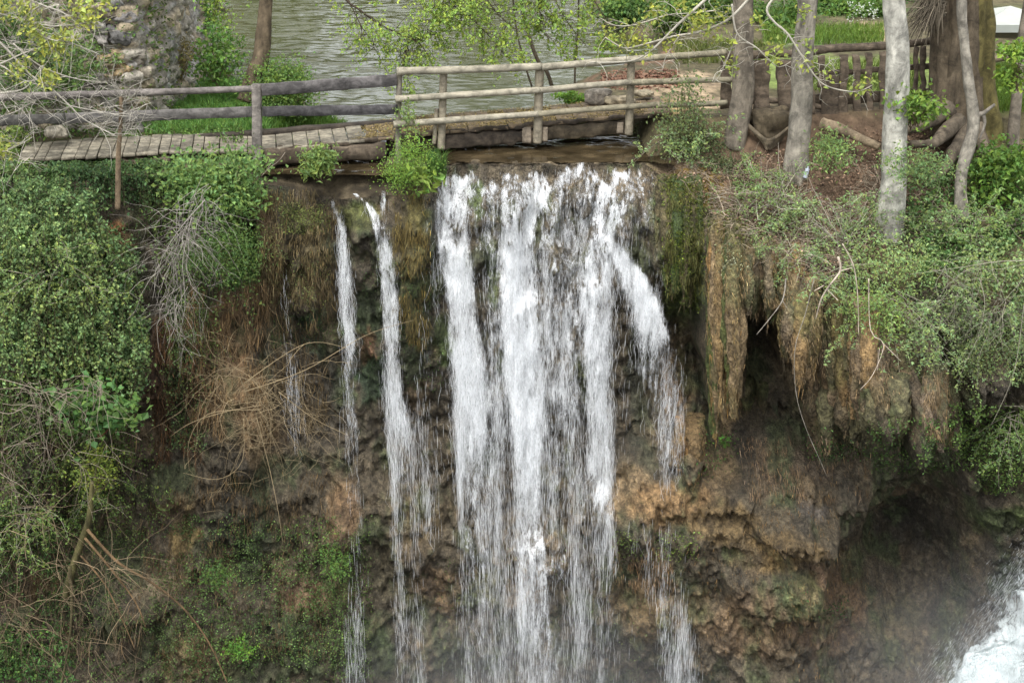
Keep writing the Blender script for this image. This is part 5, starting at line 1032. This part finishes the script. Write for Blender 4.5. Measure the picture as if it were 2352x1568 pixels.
# boulders
for k, (u_, v_, w_, h_, y, c, lb) in enumerate(((1372, 222, 34, 20, 1.25, (.33, .29, .24), 'rounded grey boulder at the right end of the footbridge'), (1425, 232, 34, 12, 1.0, (.30, .25, .17), 'low flat stone right of the rounded grey boulder'), (128, 304, 26, 14, -.4, (.30, .27, .21), 'small pale stone in the weeds behind the left planks'), (1480, 215, 26, 8, 1.4, (.34, .29, .2), 'flat pale stone at the path edge'))):
    mb = MB(); blob(mb, P(u_, v_, y), (px(w_), px(w_)*.7, px(h_)), c, 160+k, 16, .2); tag(mb.build('boulder', M_stone), lb, 'boulder')

# ---------------------------------------------------------------- ruined stone wall, top left
wb = P(300, 205, 1.6); rw = thing('stone_wall', wb, 'ruined rubble stone wall with jagged end at the top left', 'wall')
xg = np.linspace(-11.5, 0, 190); zg = np.linspace(-.4, 4.5, 100)
# solid wall body: front face with a returning right flank
uA = [P(-60, 100, .9), P(230, 100, 1.3), P(330, 100, 1.5), P(450, 60, 5.2), P(470, 40, 7.5)]
path_ = np.array([[q[0], q[1]] for q in uA]); sp_ = smooth_line(np.c_[path_, np.zeros(5)], 170)[:, :2]
nrm = np.gradient(sp_, axis=0); nrm = unit(np.c_[nrm[:, 1], -nrm[:, 0]])
SG, ZG = np.meshgrid(np.arange(170), np.linspace(-.5, 4.6, 110), indexing='ij')
bx_ = sp_[SG]; q = np.stack([bx_[..., 0], bx_[..., 1], ZG], -1)
# cell pattern of rubble
def cells(q, sc, seed):
    p = q*sc; ip = np.floor(p); best = np.full(p.shape[:-1], 9.0); sec = best.copy(); idb = best.copy()
    for dx in (-1, 0, 1):
        for dy in (-1, 0, 1):
            for dz in (-1, 0, 1):
                c = (ip + [dx, dy, dz]).astype(np.int64); h = [_h(c[..., 0], c[..., 1], c[..., 2], seed + k) for k in range(3)]
                d = np.sqrt(((c + np.stack(h, -1) - p)**2).sum(-1)); idn = _h(c[..., 0], c[..., 1], c[..., 2], seed + 9)
                nb = d < best; sec = np.where(nb, best, np.minimum(sec, d)); idb = np.where(nb, idn, idb); best = np.where(nb, d, best)
    return best, sec, idb
d1, d2, idc = cells(q + .1*fbm(q*3, 2, 5)[..., None], np.array([3.0, 3.0, 4.4]), 900)
gap = sst(.0, .22, d2 - d1); bul = .05*gap + .09*idc*gap + .10*fbm(q*5, 4, 6, .65)
rag = .35*fbm(q*[1, 1, .9], 3, 12)
vg = q + np.concatenate([nrm[SG]*(bul + rag)[..., None], np.zeros(SG.shape + (1,))], -1)
base_c = np.where((idc < .35)[..., None], np.array((.36, .34, .31)), np.where((idc < .6)[..., None], np.array((.46, .38, .26)), np.array((.44, .40, .33))))
wc = base_c*(.35 + .65*gap)[..., None]*0 + base_c*gap[..., None] + (1 - gap)[..., None]*np.array((.36, .32, .255))
mb = MB(); mb.add(vg.reshape(-1, 3), wc.reshape(-1, 3), grid_q(0, 169, 0, 109, 110)); mb.build('masonry', M_stone, rw)
mb = MB()
for k, (u_, v_, w_, h_, c) in enumerate(((262, 5, 26, 20, (.3, .29, .27)), (240, 22, 26, 18, (.38, .32, .24)), (228, 62, 18, 18, (.34, .32, .28)), (278, 80, 30, 24, (.22, .21, .2)), (235, 92, 14, 14, (.34, .31, .28)), (285, 38, 24, 16, (.3, .28, .26)), (275, 124, 22, 11, (.42, .33, .2)), (245, 135, 20, 12, (.46, .35, .2)),
        (285, 160, 26, 16, (.46, .34, .19)), (258, 175, 20, 12, (.45, .36, .24)), (222, 180, 22, 13, (.4, .37, .32)), (300, 195, 26, 14, (.4, .35, .27)), (330, 165, 20, 18, (.4, .35, .27)), (318, 130, 18, 18, (.36, .32, .26)), (250, 155, 18, 12, (.4, .33, .22)), (338, 190, 16, 16, (.42, .36, .25)), (300, 225, 30, 14, (.36, .31, .22)))):
    blob(mb, P(u_, v_, 1.0 + (u_ - 222)*.0022), (px(w_), px(w_)*.8, px(h_)*.9), np.array(c)*.8, 300+k, 14, .42)
mb.build('quoin_stones', M_stone, rw)
cover_l = MB(); n = 4200; si = rng.integers(0, 80, n); zi = rng.integers(0, 109, n); m_ = fbm(vg[si, zi]*.9, 3, 44) > -.2; p_ = vg[si, zi][m_] + rng.normal(0, .1, (m_.sum(), 3)) - [0, .15, 0]
leaves(cover_l, p_, .07, vary((.09, .17, .045), len(p_), .3, .4)); tag(cover_l.build('wall_ivy', M_leaf, smooth=False), 'ivy leaves scrambling over the left part of the ruined wall', 'ivy', kind='stuff')
bush('pale dry weeds and grass at the foot of the ruined wall', 410, 130, 40, 60, 3.3, .4, 900, .05, (.22, .2, .09), clumps=26, stems=40, name='weeds', cat='weeds', twc=(.3, .24, .15))

# ---------------------------------------------------------------- gazebo
gz = thing('gazebo', P(2330, 110, 8.0), 'white canopy gazebo at the upper right corner', 'gazebo')
cx, cy = P(2345, 45, 8.6)[0], 8.6; zt = P(2288, 14, 8.3)[2]; ze_ = P(2258, 58, 7.4)[2]
sx = .9; mb = MB(); c0 = np.array([P(2318, 40, 8.3)[0], 8.3])
ring = [(-1, -1), (1, -1), (1, 1), (-1, 1)]; nseg = 12; Vv = []; 
pk = np.array([c0[0], c0[1], zt])
for k in range(4):
    a = np.array(ring[k]); b_ = np.array(ring[(k+1) % 4]); T = []
    for i in range(nseg+1):
        f = i/nseg
        for j in range(nseg+1):
            gq = j/nseg; e = (a*(1-gq) + b_*gq)*sx; sag = -.06*math.sin(math.pi*gq)*math.sin(math.pi*f)
            p = np.array([c0[0] + e[0]*(1-f)*1.0, c0[1] + e[1]*(1-f), ze_ + (pk[2] - ze_)*f**1.15 + sag]); T.append(p)
    mb.add(T, (.5, .52, .47), grid_q(0, nseg, 0, nseg, nseg+1))
    pa = c0 + a*sx; pb = c0 + b_*sx
    mb.add([[pa[0], pa[1], ze_], [pb[0], pb[1], ze_], [pb[0], pb[1], ze_ - .16], [pa[0], pa[1], ze_ - .16]], (.42, .45, .41), [(0, 1, 2, 3)])
mb.build('canopy', M_cloth, gz)
for a in ring:
    q = c0 + np.array(a)*sx*.97; mb = MB(); log(mb, [[q[0], q[1], .0], [q[0], q[1], ze_]], .03, .03, (.08, .08, .08), 8, 6, 0, 1); mb.build('pole', M_metal, gz)

# small discarded bottle under the straight trunk
bp_ = P(1849, 408, -.75); bt = thing('bottle', bp_, 'small crushed clear plastic bottle lying under the straight grey trunk', 'bottle')
M_pl = mat('clear_plastic', .2, 6, .1, .2, 20, spec=.6)
mb = MB(); log(mb, [bp_ + [0, 0, 0], bp_ + [.02, 0, .09], bp_ + [.03, 0, .15]], .04, .034, (.55, .6, .68), 12, 14, .12, 7); mb.build('body', M_pl, bt)
mb = MB(); log(mb, [bp_ + [.03, 0, .15], bp_ + [.035, 0, .18]], .018, .018, (.6, .65, .75), 10, 5, 0, 7); mb.build('cap', M_pl, bt)
# drifting spray in the gorge: soft edged clouds of fine drops
mm = bpy.data.materials.new('spray_air'); mm.use_nodes = True; N = mm.node_tree.nodes; L = mm.node_tree.links; N.remove(N['Principled BSDF'])
pv = N.new('ShaderNodeVolumePrincipled'); pv.inputs['Color'].default_value = (.9, .93, .95, 1); L.new(pv.outputs[0], N['Material Output'].inputs['Volume'])
tc = N.new('ShaderNodeTexCoord'); ln = N.new('ShaderNodeVectorMath'); ln.operation = 'LENGTH'; L.new(tc.outputs['Object'], ln.inputs[0])
mr = N.new('ShaderNodeMapRange'); mr.interpolation_type = 'SMOOTHERSTEP'; L.new(ln.outputs['Value'], mr.inputs[0])
for i_, q_ in enumerate((.15, 1.0, .075, 0)): mr.inputs[1 + i_].default_value = q_
L.new(mr.outputs[0], pv.inputs['Density'])
for cc_, rr_, lb in ((P(2330, 1560, -3.4), (4.6, 2.2, 3.0), 'spray mist drifting over the dark hollow at the lower right'), (P(1230, 1660, -2.8), (5.0, 1.8, 3.6), 'thin spray mist around the lower part of the falls')):
    mb = MB(); th = np.linspace(0.01, math.pi-.01, 16); ph = np.arange(32)*math.pi/16
    D = np.stack([np.sin(th)[:, None]*np.cos(ph), np.sin(th)[:, None]*np.sin(ph), np.cos(th)[:, None]*np.ones(32)], -1)
    idx = np.arange(512).reshape(16, 32); nx = np.roll(idx, -1, 1); mb.add(D, (1, 1, 1), np.stack([idx[:-1], idx[1:], nx[1:], nx[:-1]], -1).reshape(-1, 4))
    mb.add([[0, 0, 1], [0, 0, -1]], (1, 1, 1)); mb.t.append(np.array([(512, j, (j+1) % 32) for j in range(32)] + [(513, 480 + (j+1) % 32, 480 + j) for j in range(32)]))
    o = mb.build('mist', mm); o.location = cc_; o.scale = rr_; tag(o, lb, kind='stuff')
print('OBJECTS', len(bpy.data.objects), 'VERTS', sum(len(m.vertices) for m in bpy.data.meshes))
